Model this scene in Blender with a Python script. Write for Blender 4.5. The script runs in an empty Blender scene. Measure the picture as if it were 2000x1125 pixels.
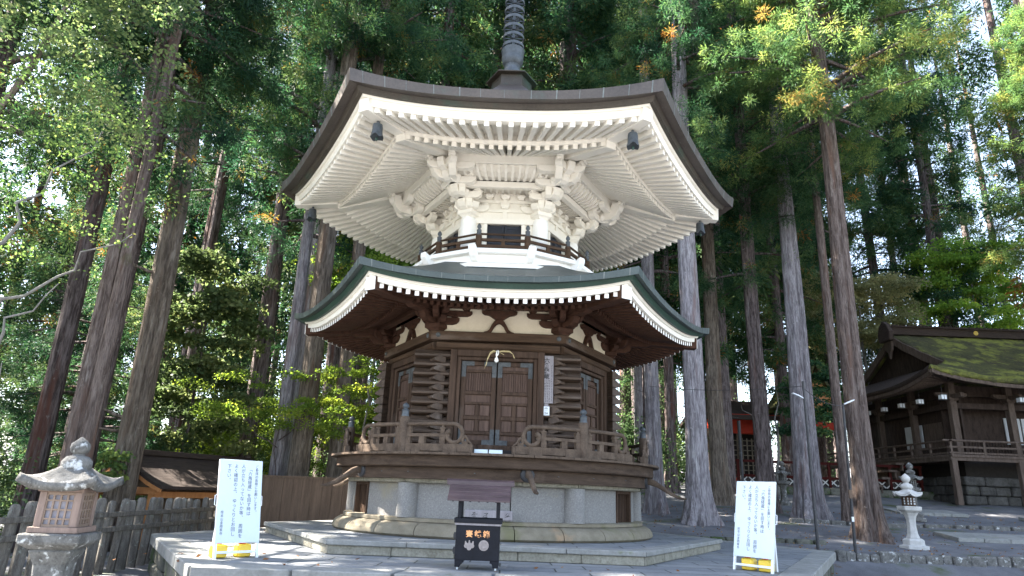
import bpy, math, random
import numpy as np
from mathutils import Matrix, Vector

# ------------------------------------------------------------------ camera, sky, sun, exposure
SC = bpy.context.scene
COL = SC.collection
R = math.radians
PITCH, ROLL, FPX = R(17.03), R(2.19), 1303.0
cd = bpy.data.cameras.new('camera'); cam = bpy.data.objects.new('camera', cd); COL.objects.link(cam)
cd.sensor_width = 36.0; cd.lens = FPX / 2000 * 36; cd.clip_start = 0.05; cd.clip_end = 2000
EYE = 0.95
_f = Vector((0, math.cos(PITCH), math.sin(PITCH))); _u = Vector((0, -math.sin(PITCH), math.cos(PITCH))); _r = Vector((1, 0, 0))
_u2 = math.cos(ROLL) * _u - math.sin(ROLL) * _r; _r2 = math.cos(ROLL) * _r + math.sin(ROLL) * _u
cam.matrix_world = Matrix(((_r2.x, _u2.x, -_f.x, 0), (_r2.y, _u2.y, -_f.y, 0), (_r2.z, _u2.z, -_f.z, EYE), (0, 0, 0, 1)))
SC.camera = cam
SUN = Vector((-0.65, 0.15, 0.70)).normalized()
w = bpy.data.worlds.new('World'); SC.world = w; w.use_nodes = True
_nt = w.node_tree; _bg = _nt.nodes['Background']
_sky = _nt.nodes.new('ShaderNodeTexSky'); _sky.sky_type = 'NISHITA'; _sky.sun_disc = False
_sky.sun_elevation = math.asin(SUN.z); _sky.sun_rotation = math.atan2(SUN.x, SUN.y) % (2 * math.pi)
_sky.altitude = 800; _sky.dust_density = 2.0; _sky.ozone_density = 0.6
_hs = _nt.nodes.new('ShaderNodeHueSaturation'); _hs.inputs['Saturation'].default_value = 0.75
_nt.links.new(_sky.outputs[0], _hs.inputs['Color']); _nt.links.new(_hs.outputs[0], _bg.inputs[0]); _bg.inputs[1].default_value = 0.065
sl = bpy.data.lights.new('sun', 'SUN'); sun = bpy.data.objects.new('sun', sl); COL.objects.link(sun)
sl.energy = 5.0; sl.angle = R(0.5); sl.color = (1.0, 0.93, 0.82)
sun.rotation_euler = SUN.to_track_quat('Z', 'Y').to_euler()
SC.view_settings.view_transform = 'Standard'; SC.view_settings.look = 'None'
SC.view_settings.exposure = 3.66; SC.view_settings.gamma = 1.0
SC.render.engine = 'CYCLES'
SC.cycles.max_bounces = 7; SC.cycles.diffuse_bounces = 4; SC.cycles.transmission_bounces = 3; SC.cycles.glossy_bounces = 2
SC.cycles.use_denoising = True; SC.cycles.sample_clamp_indirect = 6.0
SC.cycles.caustics_reflective = False; SC.cycles.caustics_refractive = False

# ------------------------------------------------------------------ mesh helpers
def lerp(a, b, t): return a + (b - a) * t

class MB:
    def __init__(s): s.q = []; s.v = []; s.f = []; s.m = Matrix.Identity(4)
    def add(s, vs, fs):
        b = len(s.v); m = s.m; s.q.append((b, len(s.f)))
        s.v += [tuple(m @ Vector(p)) for p in vs]; s.f += [tuple(b + i for i in f) for f in fs]
        return s
    def box(s, c, d, rz=0.0):
        x, y, z = d[0] / 2, d[1] / 2, d[2] / 2; ca, sa = math.cos(rz), math.sin(rz)
        vs = []
        for i in (-1, 1):
            for j in (-1, 1):
                for k in (-1, 1): vs.append((c[0] + ca * i * x - sa * j * y, c[1] + sa * i * x + ca * j * y, c[2] + k * z))
        return s.add(vs, [(0, 1, 3, 2), (4, 6, 7, 5), (0, 4, 5, 1), (2, 3, 7, 6), (0, 2, 6, 4), (1, 5, 7, 3)])
    def beam(s, p0, p1, w, h, w1=None, h1=None):          # box from p0 to p1, width w across, height h (centred)
        p0, p1 = Vector(p0), Vector(p1); d = (p1 - p0).normalized()
        up = Vector((0, 0, 1)) if abs(d.z) < 0.95 else Vector((0, 1, 0))
        sx = d.cross(up).normalized(); uz = sx.cross(d)
        w1 = w if w1 is None else w1; h1 = h if h1 is None else h1
        vs = []
        for p, a, b in ((p0, w / 2, h / 2), (p1, w1 / 2, h1 / 2)):
            vs += [p - sx * a - uz * b, p + sx * a - uz * b, p + sx * a + uz * b, p - sx * a + uz * b]
        return s.add(vs, [(3, 2, 1, 0), (4, 5, 6, 7), (0, 1, 5, 4), (1, 2, 6, 5), (2, 3, 7, 6), (3, 0, 4, 7)])
    def tube(s, pts, rad, n=8, cap=True):
        pts = [Vector(p) for p in pts]; N = len(pts)
        if not hasattr(rad, '__len__'): rad = [rad] * N
        vs = []; fs = []; ref = None
        for i, p in enumerate(pts):
            d = (pts[min(i + 1, N - 1)] - pts[max(i - 1, 0)]).normalized()
            if ref is None: ref = Vector((0, 0, 1)) if abs(d.z) < 0.9 else Vector((1, 0, 0))
            a = (ref - d * ref.dot(d)).normalized(); b = d.cross(a); ref = a
            for k in range(n):
                t = 2 * math.pi * k / n; vs.append(p + (a * math.cos(t) + b * math.sin(t)) * rad[i])
        for i in range(N - 1):
            for k in range(n):
                k2 = (k + 1) % n; fs.append((i * n + k, i * n + k2, (i + 1) * n + k2, (i + 1) * n + k))
        if cap: fs += [tuple(reversed(range(n))), tuple((N - 1) * n + k for k in range(n))]
        return s.add(vs, fs)
    def lathe(s, prof, n=32, c=(0, 0, 0), a0=0.0, closed=False, rfun=None):   # prof [(r,z)...]
        vs = []; fs = []; P = len(prof)
        for i in range(n):
            t = a0 + 2 * math.pi * i / n
            for r, z in prof:
                q = r * (rfun(t, z) if rfun else 1.0)
                vs.append((c[0] + q * math.cos(t), c[1] + q * math.sin(t), c[2] + z))
        for i in range(n):
            j = (i + 1) % n
            for k in range(P if closed else P - 1):
                k2 = (k + 1) % P
                fs.append((i * P + k, j * P + k, j * P + k2, i * P + k2))
        if not closed:
            if prof[0][0] > 1e-4: fs.append(tuple(i * P for i in reversed(range(n))))
            if prof[-1][0] > 1e-4: fs.append(tuple(i * P + P - 1 for i in range(n)))
        return s.add(vs, fs)
    def sector(s, prof, t0, t1, n=4, c=(0, 0, 0)):         # closed profile swept from angle t0 to t1
        vs = []; fs = []; P = len(prof)
        for i in range(n + 1):
            t = lerp(t0, t1, i / n)
            for r, z in prof: vs.append((c[0] + r * math.cos(t), c[1] + r * math.sin(t), c[2] + z))
        for i in range(n):
            for k in range(P):
                k2 = (k + 1) % P; fs.append((i * P + k, (i + 1) * P + k, (i + 1) * P + k2, i * P + k2))
        fs += [tuple(reversed(range(P))), tuple(n * P + k for k in range(P))]
        return s.add(vs, fs)
    def prism(s, out, y0, y1):                              # outline [(x,z)] extruded along y
        n = len(out)
        vs = [(x, y0, z) for x, z in out] + [(x, y1, z) for x, z in out]
        fs = [tuple(range(n)), tuple(reversed(range(n, 2 * n)))]
        for i in range(n):
            j = (i + 1) % n; fs.append((i, n + i, n + j, j))
        return s.add(vs, fs)
    def slab(s, out, z0, z1):                               # outline [(x,y)] extruded along z
        n = len(out)
        vs = [(x, y, z0) for x, y in out] + [(x, y, z1) for x, y in out]
        fs = [tuple(reversed(range(n))), tuple(range(n, 2 * n))]
        for i in range(n):
            j = (i + 1) % n; fs.append((i, j, n + j, n + i))
        return s.add(vs, fs)
    def loft(s, rings, cap=True, closed=True):
        n = len(rings[0]); vs = [p for r in rings for p in r]; fs = []
        for i in range(len(rings) - 1):
            for k in range(n if closed else n - 1):
                k2 = (k + 1) % n; fs.append((i * n + k, i * n + k2, (i + 1) * n + k2, (i + 1) * n + k))
        if cap and closed: fs += [tuple(reversed(range(n))), tuple((len(rings) - 1) * n + k for k in range(n))]
        return s.add(vs, fs)
    def grid(s, fn, nu, nv):
        vs = [fn(i / nu, j / nv) for i in range(nu + 1) for j in range(nv + 1)]
        fs = [(i * (nv + 1) + j, (i + 1) * (nv + 1) + j, (i + 1) * (nv + 1) + j + 1, i * (nv + 1) + j + 1) for i in range(nu) for j in range(nv)]
        return s.add(vs, fs)
    def mesh(s, name, mat, smooth=None):
        me = bpy.data.meshes.new(name); me.from_pydata(s.v, [], s.f); me.update()
        for m in (mat if isinstance(mat, (list, tuple)) else [mat]): me.materials.append(m)
        if smooth is not None:
            me.polygons.foreach_set('use_smooth', [True] * len(me.polygons))
            me.set_sharp_from_angle(angle=R(smooth))
        return me
    def pieces(s):                                            # one MB per added shape
        out = []
        for i, (v0, f0) in enumerate(s.q):
            v1, f1 = s.q[i + 1] if i + 1 < len(s.q) else (len(s.v), len(s.f))
            p = MB(); p.v = s.v[v0:v1]; p.f = [tuple(k - v0 for k in f) for f in s.f[f0:f1]]; out.append(p)
        return out
    def build_each(s, name, mat, parent=None, smooth=None, bevel=0.0, loc=None, rz=0.0):
        return [p.build(name, mat, parent, smooth, bevel, loc, rz) for p in s.pieces()]
    def build(s, name, mat, parent=None, smooth=None, bevel=0.0, loc=None, rz=0.0):
        return put(s.mesh(name, mat, smooth), name, parent, loc, rz, bevel)

def put(me, name, parent=None, loc=None, rz=0.0, bevel=0.0):
    o = bpy.data.objects.new(name, me); COL.objects.link(o)
    if parent: o.parent = parent
    if loc: o.location = loc
    o.rotation_euler.z = rz
    if bevel:
        b = o.modifiers.new('bevel', 'BEVEL'); b.width = bevel; b.segments = 1; b.limit_method = 'ANGLE'; b.angle_limit = R(40)
    return o
def tag(o, label=None, cat=None, group=None, kind=None):
    if label: o['label'] = label
    if cat: o['category'] = cat
    if group: o['group'] = group
    if kind: o['kind'] = kind
    return o
def thing(name, label, cat, loc=(0, 0, 0), rz=0.0, group=None):
    o = bpy.data.objects.new(name, None); COL.objects.link(o); o.location = loc; o.rotation_euler.z = rz; o.empty_display_size = 0.2
    return tag(o, label, cat, group)
def copy_tree(o, parent=None):
    c = o.copy(); COL.objects.link(c); c.parent = parent
    for ch in list(o.children): copy_tree(ch, c)
    return c

# ------------------------------------------------------------------ materials
def nm(nt, t, **kw):
    n = nt.nodes.new(t)
    for k, v in kw.items(): setattr(n, k, v)
    return n
def M(name, a, b, sc=4.0, st=(1, 1, 1), rough=0.75, bump=0.25, fine=28.0, third=None, metal=0.0, world=False, vary=0.0, spec=0.35, dist=0.02, det=5.0, lo=0.55, hi=1.05):
    """two-tone noise material; third=(colour, scale, threshold[, stretch]) adds patches (moss, patina, dirt)"""
    m = bpy.data.materials.new(name); m.use_nodes = True; nt = m.node_tree; L = nt.links.new
    p = nt.nodes['Principled BSDF']; p.inputs['Roughness'].default_value = rough; p.inputs['Metallic'].default_value = metal
    p.inputs['Specular IOR Level'].default_value = spec
    if world: src = nm(nt, 'ShaderNodeNewGeometry').outputs['Position']
    else: src = nm(nt, 'ShaderNodeTexCoord').outputs['Object']
    def noise(scale, stretch, detail=det):
        mp = nm(nt, 'ShaderNodeMapping'); mp.inputs['Scale'].default_value = stretch; L(src, mp.inputs[0])
        n = nm(nt, 'ShaderNodeTexNoise'); n.inputs['Scale'].default_value = scale; n.inputs['Detail'].default_value = detail; n.inputs['Roughness'].default_value = 0.62
        L(mp.outputs[0], n.inputs['Vector']); return n.outputs['Fac']
    n1 = noise(sc, st); n2 = noise(fine, st)
    ad = nm(nt, 'ShaderNodeMath', operation='MULTIPLY_ADD'); L(n2, ad.inputs[0]); ad.inputs[1].default_value = 0.6; L(n1, ad.inputs[2])
    rp = nm(nt, 'ShaderNodeMapRange'); rp.inputs[1].default_value = lo; rp.inputs[2].default_value = hi; L(ad.outputs[0], rp.inputs[0])
    mx = nm(nt, 'ShaderNodeMix', data_type='RGBA'); L(rp.outputs[0], mx.inputs[0]); mx.inputs[6].default_value = (*a, 1); mx.inputs[7].default_value = (*b, 1)
    out = mx.outputs[2]
    ths = [] if third is None else (third if isinstance(third, list) else [third])
    for th in ths:
        n3 = noise(th[1], th[3] if len(th) > 3 else (1, 1, 1), 6.0)
        r3 = nm(nt, 'ShaderNodeMapRange'); r3.inputs[1].default_value = th[2]; r3.inputs[2].default_value = th[2] + 0.12; L(n3, r3.inputs[0])
        m3 = nm(nt, 'ShaderNodeMix', data_type='RGBA'); L(r3.outputs[0], m3.inputs[0]); L(out, m3.inputs[6]); m3.inputs[7].default_value = (*th[0], 1); out = m3.outputs[2]
    if vary:
        oi = nm(nt, 'ShaderNodeObjectInfo'); hs = nm(nt, 'ShaderNodeHueSaturation')
        v1 = nm(nt, 'ShaderNodeMapRange'); v1.inputs[3].default_value = 1 - vary; v1.inputs[4].default_value = 1 + vary; L(oi.outputs['Random'], v1.inputs[0])
        L(v1.outputs[0], hs.inputs['Value']); L(out, hs.inputs['Color']); out = hs.outputs[0]
    L(out, p.inputs['Base Color'])
    if bump:
        bp = nm(nt, 'ShaderNodeBump'); bp.inputs['Strength'].default_value = bump; bp.inputs['Distance'].default_value = dist
        L(ad.outputs[0], bp.inputs['Height']); L(bp.outputs[0], p.inputs['Normal'])
    return m

def leaf_mat(name, ramp, transl=0.4, hue_var=0.03, val_var=0.25):
    m = bpy.data.materials.new(name); m.use_nodes = True; nt = m.node_tree; L = nt.links.new; nt.nodes.clear()
    at = nm(nt, 'ShaderNodeAttribute', attribute_name='tint'); cr = nm(nt, 'ShaderNodeValToRGB')
    el = cr.color_ramp.elements
    while len(el) < len(ramp): el.new(0.5)
    for e, (pos, c) in zip(el, ramp): e.position = pos; e.color = (*c, 1)
    L(at.outputs['Fac'], cr.inputs[0])
    oi = nm(nt, 'ShaderNodeObjectInfo'); hs = nm(nt, 'ShaderNodeHueSaturation')
    a = nm(nt, 'ShaderNodeMapRange'); a.inputs[3].default_value = 0.5 - hue_var; a.inputs[4].default_value = 0.5 + hue_var; L(oi.outputs['Random'], a.inputs[0])
    ml = nm(nt, 'ShaderNodeMath', operation='MULTIPLY'); ml.inputs[1].default_value = 7.31; L(oi.outputs['Random'], ml.inputs[0])
    fr = nm(nt, 'ShaderNodeMath', operation='FRACT'); L(ml.outputs[0], fr.inputs[0])
    b = nm(nt, 'ShaderNodeMapRange'); b.inputs[3].default_value = 1 - val_var; b.inputs[4].default_value = 1 + val_var; L(fr.outputs[0], b.inputs[0])
    L(a.outputs[0], hs.inputs['Hue']); L(b.outputs[0], hs.inputs['Value']); L(cr.outputs[0], hs.inputs['Color'])
    d = nm(nt, 'ShaderNodeBsdfPrincipled'); d.inputs['Roughness'].default_value = 0.6; d.inputs['Specular IOR Level'].default_value = 0.15
    t = nm(nt, 'ShaderNodeBsdfTranslucent'); mx = nm(nt, 'ShaderNodeMixShader'); mx.inputs[0].default_value = transl
    hs2 = nm(nt, 'ShaderNodeHueSaturation'); hs2.inputs['Value'].default_value = 1.5; hs2.inputs['Saturation'].default_value = 1.1; hs2.inputs['Hue'].default_value = 0.485
    L(hs.outputs[0], d.inputs['Base Color']); L(hs.outputs[0], hs2.inputs['Color']); L(hs2.outputs[0], t.inputs['Color'])
    L(d.outputs[0], mx.inputs[1]); L(t.outputs[0], mx.inputs[2])
    L(mx.outputs[0], nm(nt, 'ShaderNodeOutputMaterial').inputs[0])
    return m

WHITE = M('white_limewash', (0.80, 0.755, 0.67), (0.87, 0.83, 0.75), 2.5, rough=0.9, bump=0.08, spec=0.15, third=[((0.66, 0.60, 0.49), 1.3, 0.68, (1, 1, 2)), ((0.30, 0.29, 0.14), 1.15, 0.745)])
WHITE2 = M('white_paint_clean', (0.84, 0.82, 0.78), (0.88, 0.87, 0.84), 3, rough=0.6, bump=0.04)
PLASTER = M('cream_plaster', (0.66, 0.58, 0.44), (0.76, 0.68, 0.54), 3, rough=0.95, bump=0.08, spec=0.15, third=((0.54, 0.42, 0.29), 4, 0.66, (1, 1, 0.3)))
WOODX = M('old_timber_long', (0.032, 0.0200, 0.0135), (0.098, 0.060, 0.038), 3.0, (0.35, 5, 5), rough=0.75, bump=0.4, spec=0.12, third=((0.120, 0.088, 0.068), 1.3, 0.60, (0.5, 2, 2)))
WOODLOG = M('weathered_log', (0.036, 0.0235, 0.0165), (0.100, 0.066, 0.045), 3.0, (0.35, 5, 5), rough=0.6, bump=0.4, spec=0.35, third=((0.135, 0.106, 0.088), 1.3, 0.57, (0.5, 2, 2)))
WOODZ = M('old_timber_upright', (0.030, 0.0190, 0.0135), (0.094, 0.059, 0.041), 3.0, (5, 5, 0.35), rough=0.75, bump=0.4, spec=0.12, third=((0.112, 0.082, 0.066), 1.6, 0.62, (2, 2, 0.5)))
WOODR = M('reddish_rafter_timber', (0.032, 0.0155, 0.0105), (0.088, 0.042, 0.026), 3, (3, 3, 3), rough=0.75, bump=0.2, spec=0.2)
WOODG = M('weathered_rail_timber', (0.050, 0.035, 0.026), (0.135, 0.099, 0.073), 4, (1.5, 1.5, 1.5), rough=0.8, bump=0.35, spec=0.12)
WOODV = M('veranda_timber', (0.030, 0.0200, 0.0145), (0.088, 0.060, 0.043), 3, (1, 1, 6), rough=0.75, bump=0.35, spec=0.12, third=((0.12, 0.086, 0.063), 0.9, 0.60))
PANEL = M('door_panel_timber', (0.052, 0.032, 0.024), (0.135, 0.087, 0.067), 3, (8, 8, 0.4), rough=0.7, bump=0.4, spec=0.15)
DARK = M('black_void_lattice', (0.015, 0.012, 0.011), (0.03, 0.025, 0.022), 6, rough=0.8, bump=0.1)
BLUEBLK = M('blue_black_door', (0.010, 0.012, 0.018), (0.026, 0.030, 0.042), 5, rough=0.5, bump=0.1, spec=0.3)
COPPERB = M('brown_copper', (0.036, 0.029, 0.025), (0.086, 0.070, 0.061), 1.3, rough=0.48, bump=0.15, third=[((0.055, 0.075, 0.062), 0.9, 0.6), ((0.20, 0.205, 0.20), 3.0, 0.66, (2.5, 2.5, 0.10))], spec=0.45)
COPPERD = M('dark_bronze_copper', (0.024, 0.020, 0.016), (0.068, 0.056, 0.044), 1.3, rough=0.55, bump=0.12, third=((0.034, 0.055, 0.042), 0.8, 0.54), spec=0.35)
COPPERG = M('green_copper', (0.014, 0.036, 0.027), (0.036, 0.075, 0.057), 1.4, rough=0.5, bump=0.15, third=[((0.045, 0.036, 0.026), 0.9, 0.60), ((0.10, 0.26, 0.20), 2.6, 0.72)], spec=0.35)
COPPERT = M('slate_grey_copper', (0.024, 0.037, 0.037), (0.058, 0.076, 0.074), 1.6, rough=0.42, bump=0.15, third=((0.11, 0.24, 0.19), 3.2, 0.69, (2, 2, 0.5)), spec=0.45)
BRONZE = M('dark_bronze', (0.034, 0.041, 0.047), (0.085, 0.097, 0.11), 5, rough=0.5, bump=0.12, third=((0.06, 0.11, 0.10), 6, 0.66), spec=0.4)
IRON = M('grey_iron_fitting', (0.045, 0.048, 0.050), (0.110, 0.115, 0.116), 12, rough=0.65, bump=0.15, spec=0.2)
BLACKI = M('black_iron', (0.02, 0.02, 0.022), (0.045, 0.045, 0.05), 8, rough=0.5, bump=0.05)
GRANITE = M('grey_granite', (0.145, 0.140, 0.134), (0.25, 0.24, 0.228), 38, rough=0.9, bump=0.25, fine=110, dist=0.006, spec=0.2, third=[((0.23, 0.205, 0.155), 0.8, 0.60), ((0.40, 0.395, 0.38), 55, 0.60), ((0.10, 0.095, 0.09), 70, 0.66)])
SANDST = M('beige_granite', (0.145, 0.125, 0.088), (0.235, 0.205, 0.155), 5, rough=0.9, bump=0.2, fine=90, dist=0.006, spec=0.2, third=[((0.15, 0.14, 0.08), 1.1, 0.56), ((0.34, 0.225, 0.13), 0.9, 0.66)])
COPE = M('mossy_coping', (0.17, 0.155, 0.12), (0.31, 0.295, 0.245), 7, rough=0.95, bump=0.3, spec=0.2, third=((0.075, 0.078, 0.045), 5, 0.60))
LICHEN = M('lichened_stone', (0.060, 0.058, 0.054), (0.19, 0.185, 0.175), 8, rough=0.95, bump=0.5, fine=40, spec=0.15, third=[((0.50, 0.51, 0.50), 11, 0.575), ((0.030, 0.031, 0.028), 16, 0.62), ((0.085, 0.09, 0.05), 3, 0.64)], world=True)
PALEST = M('pale_lantern_stone', (0.36, 0.35, 0.33), (0.55, 0.54, 0.52), 6, rough=0.9, bump=0.3, fine=60, third=((0.22, 0.225, 0.17), 3, 0.64), world=True)
MOSSWALL = M('mossy_stone_wall', (0.05, 0.052, 0.042), (0.16, 0.155, 0.13), 2.2, rough=0.95, bump=0.7, fine=14, third=[((0.04, 0.065, 0.018), 2.0, 0.50), ((0.14, 0.16, 0.03), 4, 0.68)], world=True, dist=0.06)
HALLSTONE = M('dark_field_stone', (0.030, 0.028, 0.026), (0.105, 0.10, 0.092), 2.0, rough=0.95, bump=0.8, fine=12, spec=0.15, third=((0.05, 0.055, 0.025), 1.5, 0.6), world=True, dist=0.06)
EDGEST = M('terrace_edge_stone', (0.17, 0.17, 0.158), (0.285, 0.285, 0.272), 4, rough=0.9, bump=0.25, third=[((0.11, 0.125, 0.05), 2.2, 0.62)], world=True)
BARK = M('cedar_bark', (0.050, 0.038, 0.036), (0.19, 0.155, 0.15), 2.2, (6, 6, 0.75), rough=0.95, bump=1.0, fine=6.5, spec=0.1, lo=0.66, hi=0.94, third=[((0.27, 0.25, 0.24), 2.0, 0.60, (3.5, 3.5, 0.6)), ((0.115, 0.055, 0.042), 1.4, 0.56, (2.2, 2.2, 0.22)), ((0.10, 0.105, 0.045), 0.8, 0.66), ((0.24, 0.22, 0.21), 7.0, 0.64), ((0.030, 0.024, 0.022), 3.0, 0.63, (4, 4, 0.5))], world=True, vary=0.22, dist=0.10)
def bark(name, a, b, hi, lo):
    return M(name, a, b, 2.2, (6, 6, 0.75), rough=0.95, bump=1.0, fine=6.5, spec=0.1, lo=0.66, hi=0.94, third=[(hi, 2.0, 0.58, (3.5, 3.5, 0.6)), (lo, 1.4, 0.56, (2.2, 2.2, 0.22)), ((0.10, 0.105, 0.045), 0.8, 0.68), (hi, 7.0, 0.63), ((0.035, 0.028, 0.026), 3.0, 0.63, (4, 4, 0.5))], world=True, vary=0.12, dist=0.10)
BARKS = bark('silvery_bark', (0.15, 0.135, 0.145), (0.36, 0.335, 0.35), (0.46, 0.44, 0.45), (0.20, 0.145, 0.14))
BARKR = bark('reddish_bark', (0.075, 0.056, 0.049), (0.195, 0.155, 0.138), (0.27, 0.235, 0.215), (0.135, 0.085, 0.066))
BARKW = bark('warm_brown_bark', (0.085, 0.068, 0.054), (0.22, 0.18, 0.145), (0.30, 0.26, 0.22), (0.13, 0.085, 0.06))
GREYBARK = M('smooth_grey_bark', (0.085, 0.080, 0.072), (0.20, 0.19, 0.175), 5, (2, 2, 1), rough=0.9, bump=0.3, third=((0.12, 0.14, 0.08), 2, 0.6), world=True)
FENCEW = M('lichened_fence_wood', (0.066, 0.058, 0.050), (0.19, 0.175, 0.155), 3.5, (5, 5, 0.9), rough=0.95, bump=0.6, spec=0.15, third=((0.23, 0.25, 0.22), 10, 0.60), world=True)
BOARDF = M('brown_board', (0.085, 0.056, 0.038), (0.17, 0.115, 0.080), 2.2, (6, 6, 0.5), rough=0.8, bump=0.2, world=True)
ORANGEW = M('new_cedar_timber', (0.42, 0.17, 0.06), (0.55, 0.25, 0.095), 3, (4, 4, 1), rough=0.7, bump=0.15, world=True)
SHINGLE = M('dark_shingle', (0.026, 0.019, 0.016), (0.068, 0.050, 0.042), 5, (0.7, 0.7, 9), rough=0.9, bump=0.5, spec=0.2, world=True)
MOSSROOF = M('mossy_bark_roof', (0.048, 0.045, 0.030), (0.100, 0.104, 0.042), 1.0, rough=0.95, bump=1.0, fine=9, spec=0.1, third=[((0.205, 0.215, 0.052), 0.8, 0.49), ((0.060, 0.050, 0.038), 1.3, 0.55), ((0.036, 0.030, 0.024), 3.0, 0.62), ((0.12, 0.055, 0.03), 3.5, 0.75)], world=True, dist=0.15)  # moss patches, their colour brightened to suggest sun on the roof
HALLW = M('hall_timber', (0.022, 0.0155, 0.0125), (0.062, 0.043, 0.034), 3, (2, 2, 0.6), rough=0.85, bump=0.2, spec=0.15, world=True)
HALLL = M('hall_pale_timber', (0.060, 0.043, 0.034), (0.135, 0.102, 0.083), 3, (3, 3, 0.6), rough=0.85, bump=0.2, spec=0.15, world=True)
SHOJI = M('paper_screen', (0.46, 0.47, 0.48), (0.54, 0.55, 0.56), 3, rough=0.9, bump=0.0)
RED = M('vermilion_paint', (0.26, 0.022, 0.011), (0.38, 0.038, 0.018), 3, rough=0.7, bump=0.05, spec=0.2, world=True)
METALW = M('white_metal', (0.66, 0.69, 0.72), (0.72, 0.75, 0.78), 6, rough=0.35, bump=0.0)
SIGNW = M('sign_board_white', (0.56, 0.635, 0.655), (0.59, 0.665, 0.685), 2, rough=0.45, bump=0.0)
SIGNINK = M('blue_grey_ink', (0.030, 0.045, 0.13), (0.04, 0.055, 0.15), 6, rough=0.6, bump=0.0)
INK = M('black_ink', (0.012, 0.011, 0.011), (0.03, 0.028, 0.027), 12, rough=0.6, bump=0.0)
PLAQUE = M('bleached_plaque_board', (0.20, 0.18, 0.185), (0.30, 0.275, 0.285), 3, (6, 6, 0.5), rough=0.8, bump=0.1, spec=0.2)
BOXBLK = M('black_box_paint', (0.0035, 0.004, 0.007), (0.010, 0.011, 0.017), 4, rough=0.5, bump=0.05, spec=0.18, third=((0.024, 0.024, 0.03), 3, 0.66))
BOXROOF = M('box_roof_copper', (0.036, 0.022, 0.024), (0.085, 0.056, 0.060), 4, (0.5, 3, 3), rough=0.45, bump=0.2, spec=0.4)
GOLD = M('orange_gold_lettering', (0.72, 0.30, 0.11), (0.85, 0.42, 0.18), 20, rough=0.5, bump=0.0)
CREST = M('dull_bronze_crest', (0.20, 0.17, 0.16), (0.31, 0.27, 0.255), 20, rough=0.5, bump=0.1)
YELLOW = M('yellow_plastic', (0.70, 0.47, 0.035), (0.78, 0.56, 0.07), 4, rough=0.4, bump=0.02)
REDP = M('red_plastic_cap', (0.50, 0.02, 0.03), (0.58, 0.03, 0.04), 4, rough=0.4, bump=0.0)
STRAW = M('dry_straw', (0.42, 0.33, 0.16), (0.58, 0.48, 0.27), 20, rough=0.9, bump=0.0)

def paving_mat(name, c1, c2, mortar, bw, rh, rot=0.0):
    m = M(name, c1, c2, 3, rough=0.8, bump=0.0, world=True, third=[((0.19, 0.19, 0.17), 0.7, 0.55), ((0.13, 0.135, 0.12), 2.3, 0.64), ((0.12, 0.14, 0.05), 1.3, 0.72)])
    nt = m.node_tree; L = nt.links.new; p = nt.nodes['Principled BSDF']; src = p.inputs['Base Color'].links[0].from_socket
    g = nm(nt, 'ShaderNodeNewGeometry'); mp = nm(nt, 'ShaderNodeMapping'); mp.inputs['Rotation'].default_value = (0, 0, rot); L(g.outputs['Position'], mp.inputs[0])
    wn = nm(nt, 'ShaderNodeTexNoise'); wn.inputs['Scale'].default_value = 1.1; L(g.outputs['Position'], wn.inputs['Vector'])
    wa = nm(nt, 'ShaderNodeVectorMath', operation='MULTIPLY_ADD'); wa.inputs[1].default_value = (0.04, 0.04, 0); L(wn.outputs['Color'], wa.inputs[0]); L(mp.outputs[0], wa.inputs[2])
    br = nm(nt, 'ShaderNodeTexBrick'); L(wa.outputs[0], br.inputs['Vector'])
    br.inputs['Scale'].default_value = 1.0; br.inputs['Brick Width'].default_value = bw; br.inputs['Row Height'].default_value = rh
    br.inputs['Mortar Size'].default_value = 0.013; br.inputs['Mortar Smooth'].default_value = 0.3; br.offset = 0.37
    br.inputs['Color1'].default_value = (0.82, 0.83, 0.86, 1); br.inputs['Color2'].default_value = (1.12, 1.11, 1.08, 1); br.inputs['Mortar'].default_value = (*mortar, 1)
    mx = nm(nt, 'ShaderNodeMix', data_type='RGBA', blend_type='MULTIPLY'); mx.inputs[0].default_value = 1.0
    L(src, mx.inputs[6]); L(br.outputs['Color'], mx.inputs[7]); L(mx.outputs[2], p.inputs['Base Color'])
    bp = nm(nt, 'ShaderNodeBump'); bp.inputs['Strength'].default_value = 0.5; bp.inputs['Distance'].default_value = 0.01; bp.invert = True
    L(br.outputs['Fac'], bp.inputs['Height']); L(bp.outputs[0], p.inputs['Normal'])
    return m
PAVE = paving_mat('grey_paving', (0.150, 0.160, 0.172), (0.245, 0.255, 0.265), (0.22, 0.23, 0.19), 1.15, 0.42)
GRAVEL = M('gravel_ground', (0.085, 0.086, 0.094), (0.195, 0.197, 0.21), 1.1, rough=0.95, bump=0.6, fine=55, dist=0.02, spec=0.15, world=True,
           third=[((0.060, 0.075, 0.022), 0.55, 0.56), ((0.10, 0.062, 0.036), 2.6, 0.62)])

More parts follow.
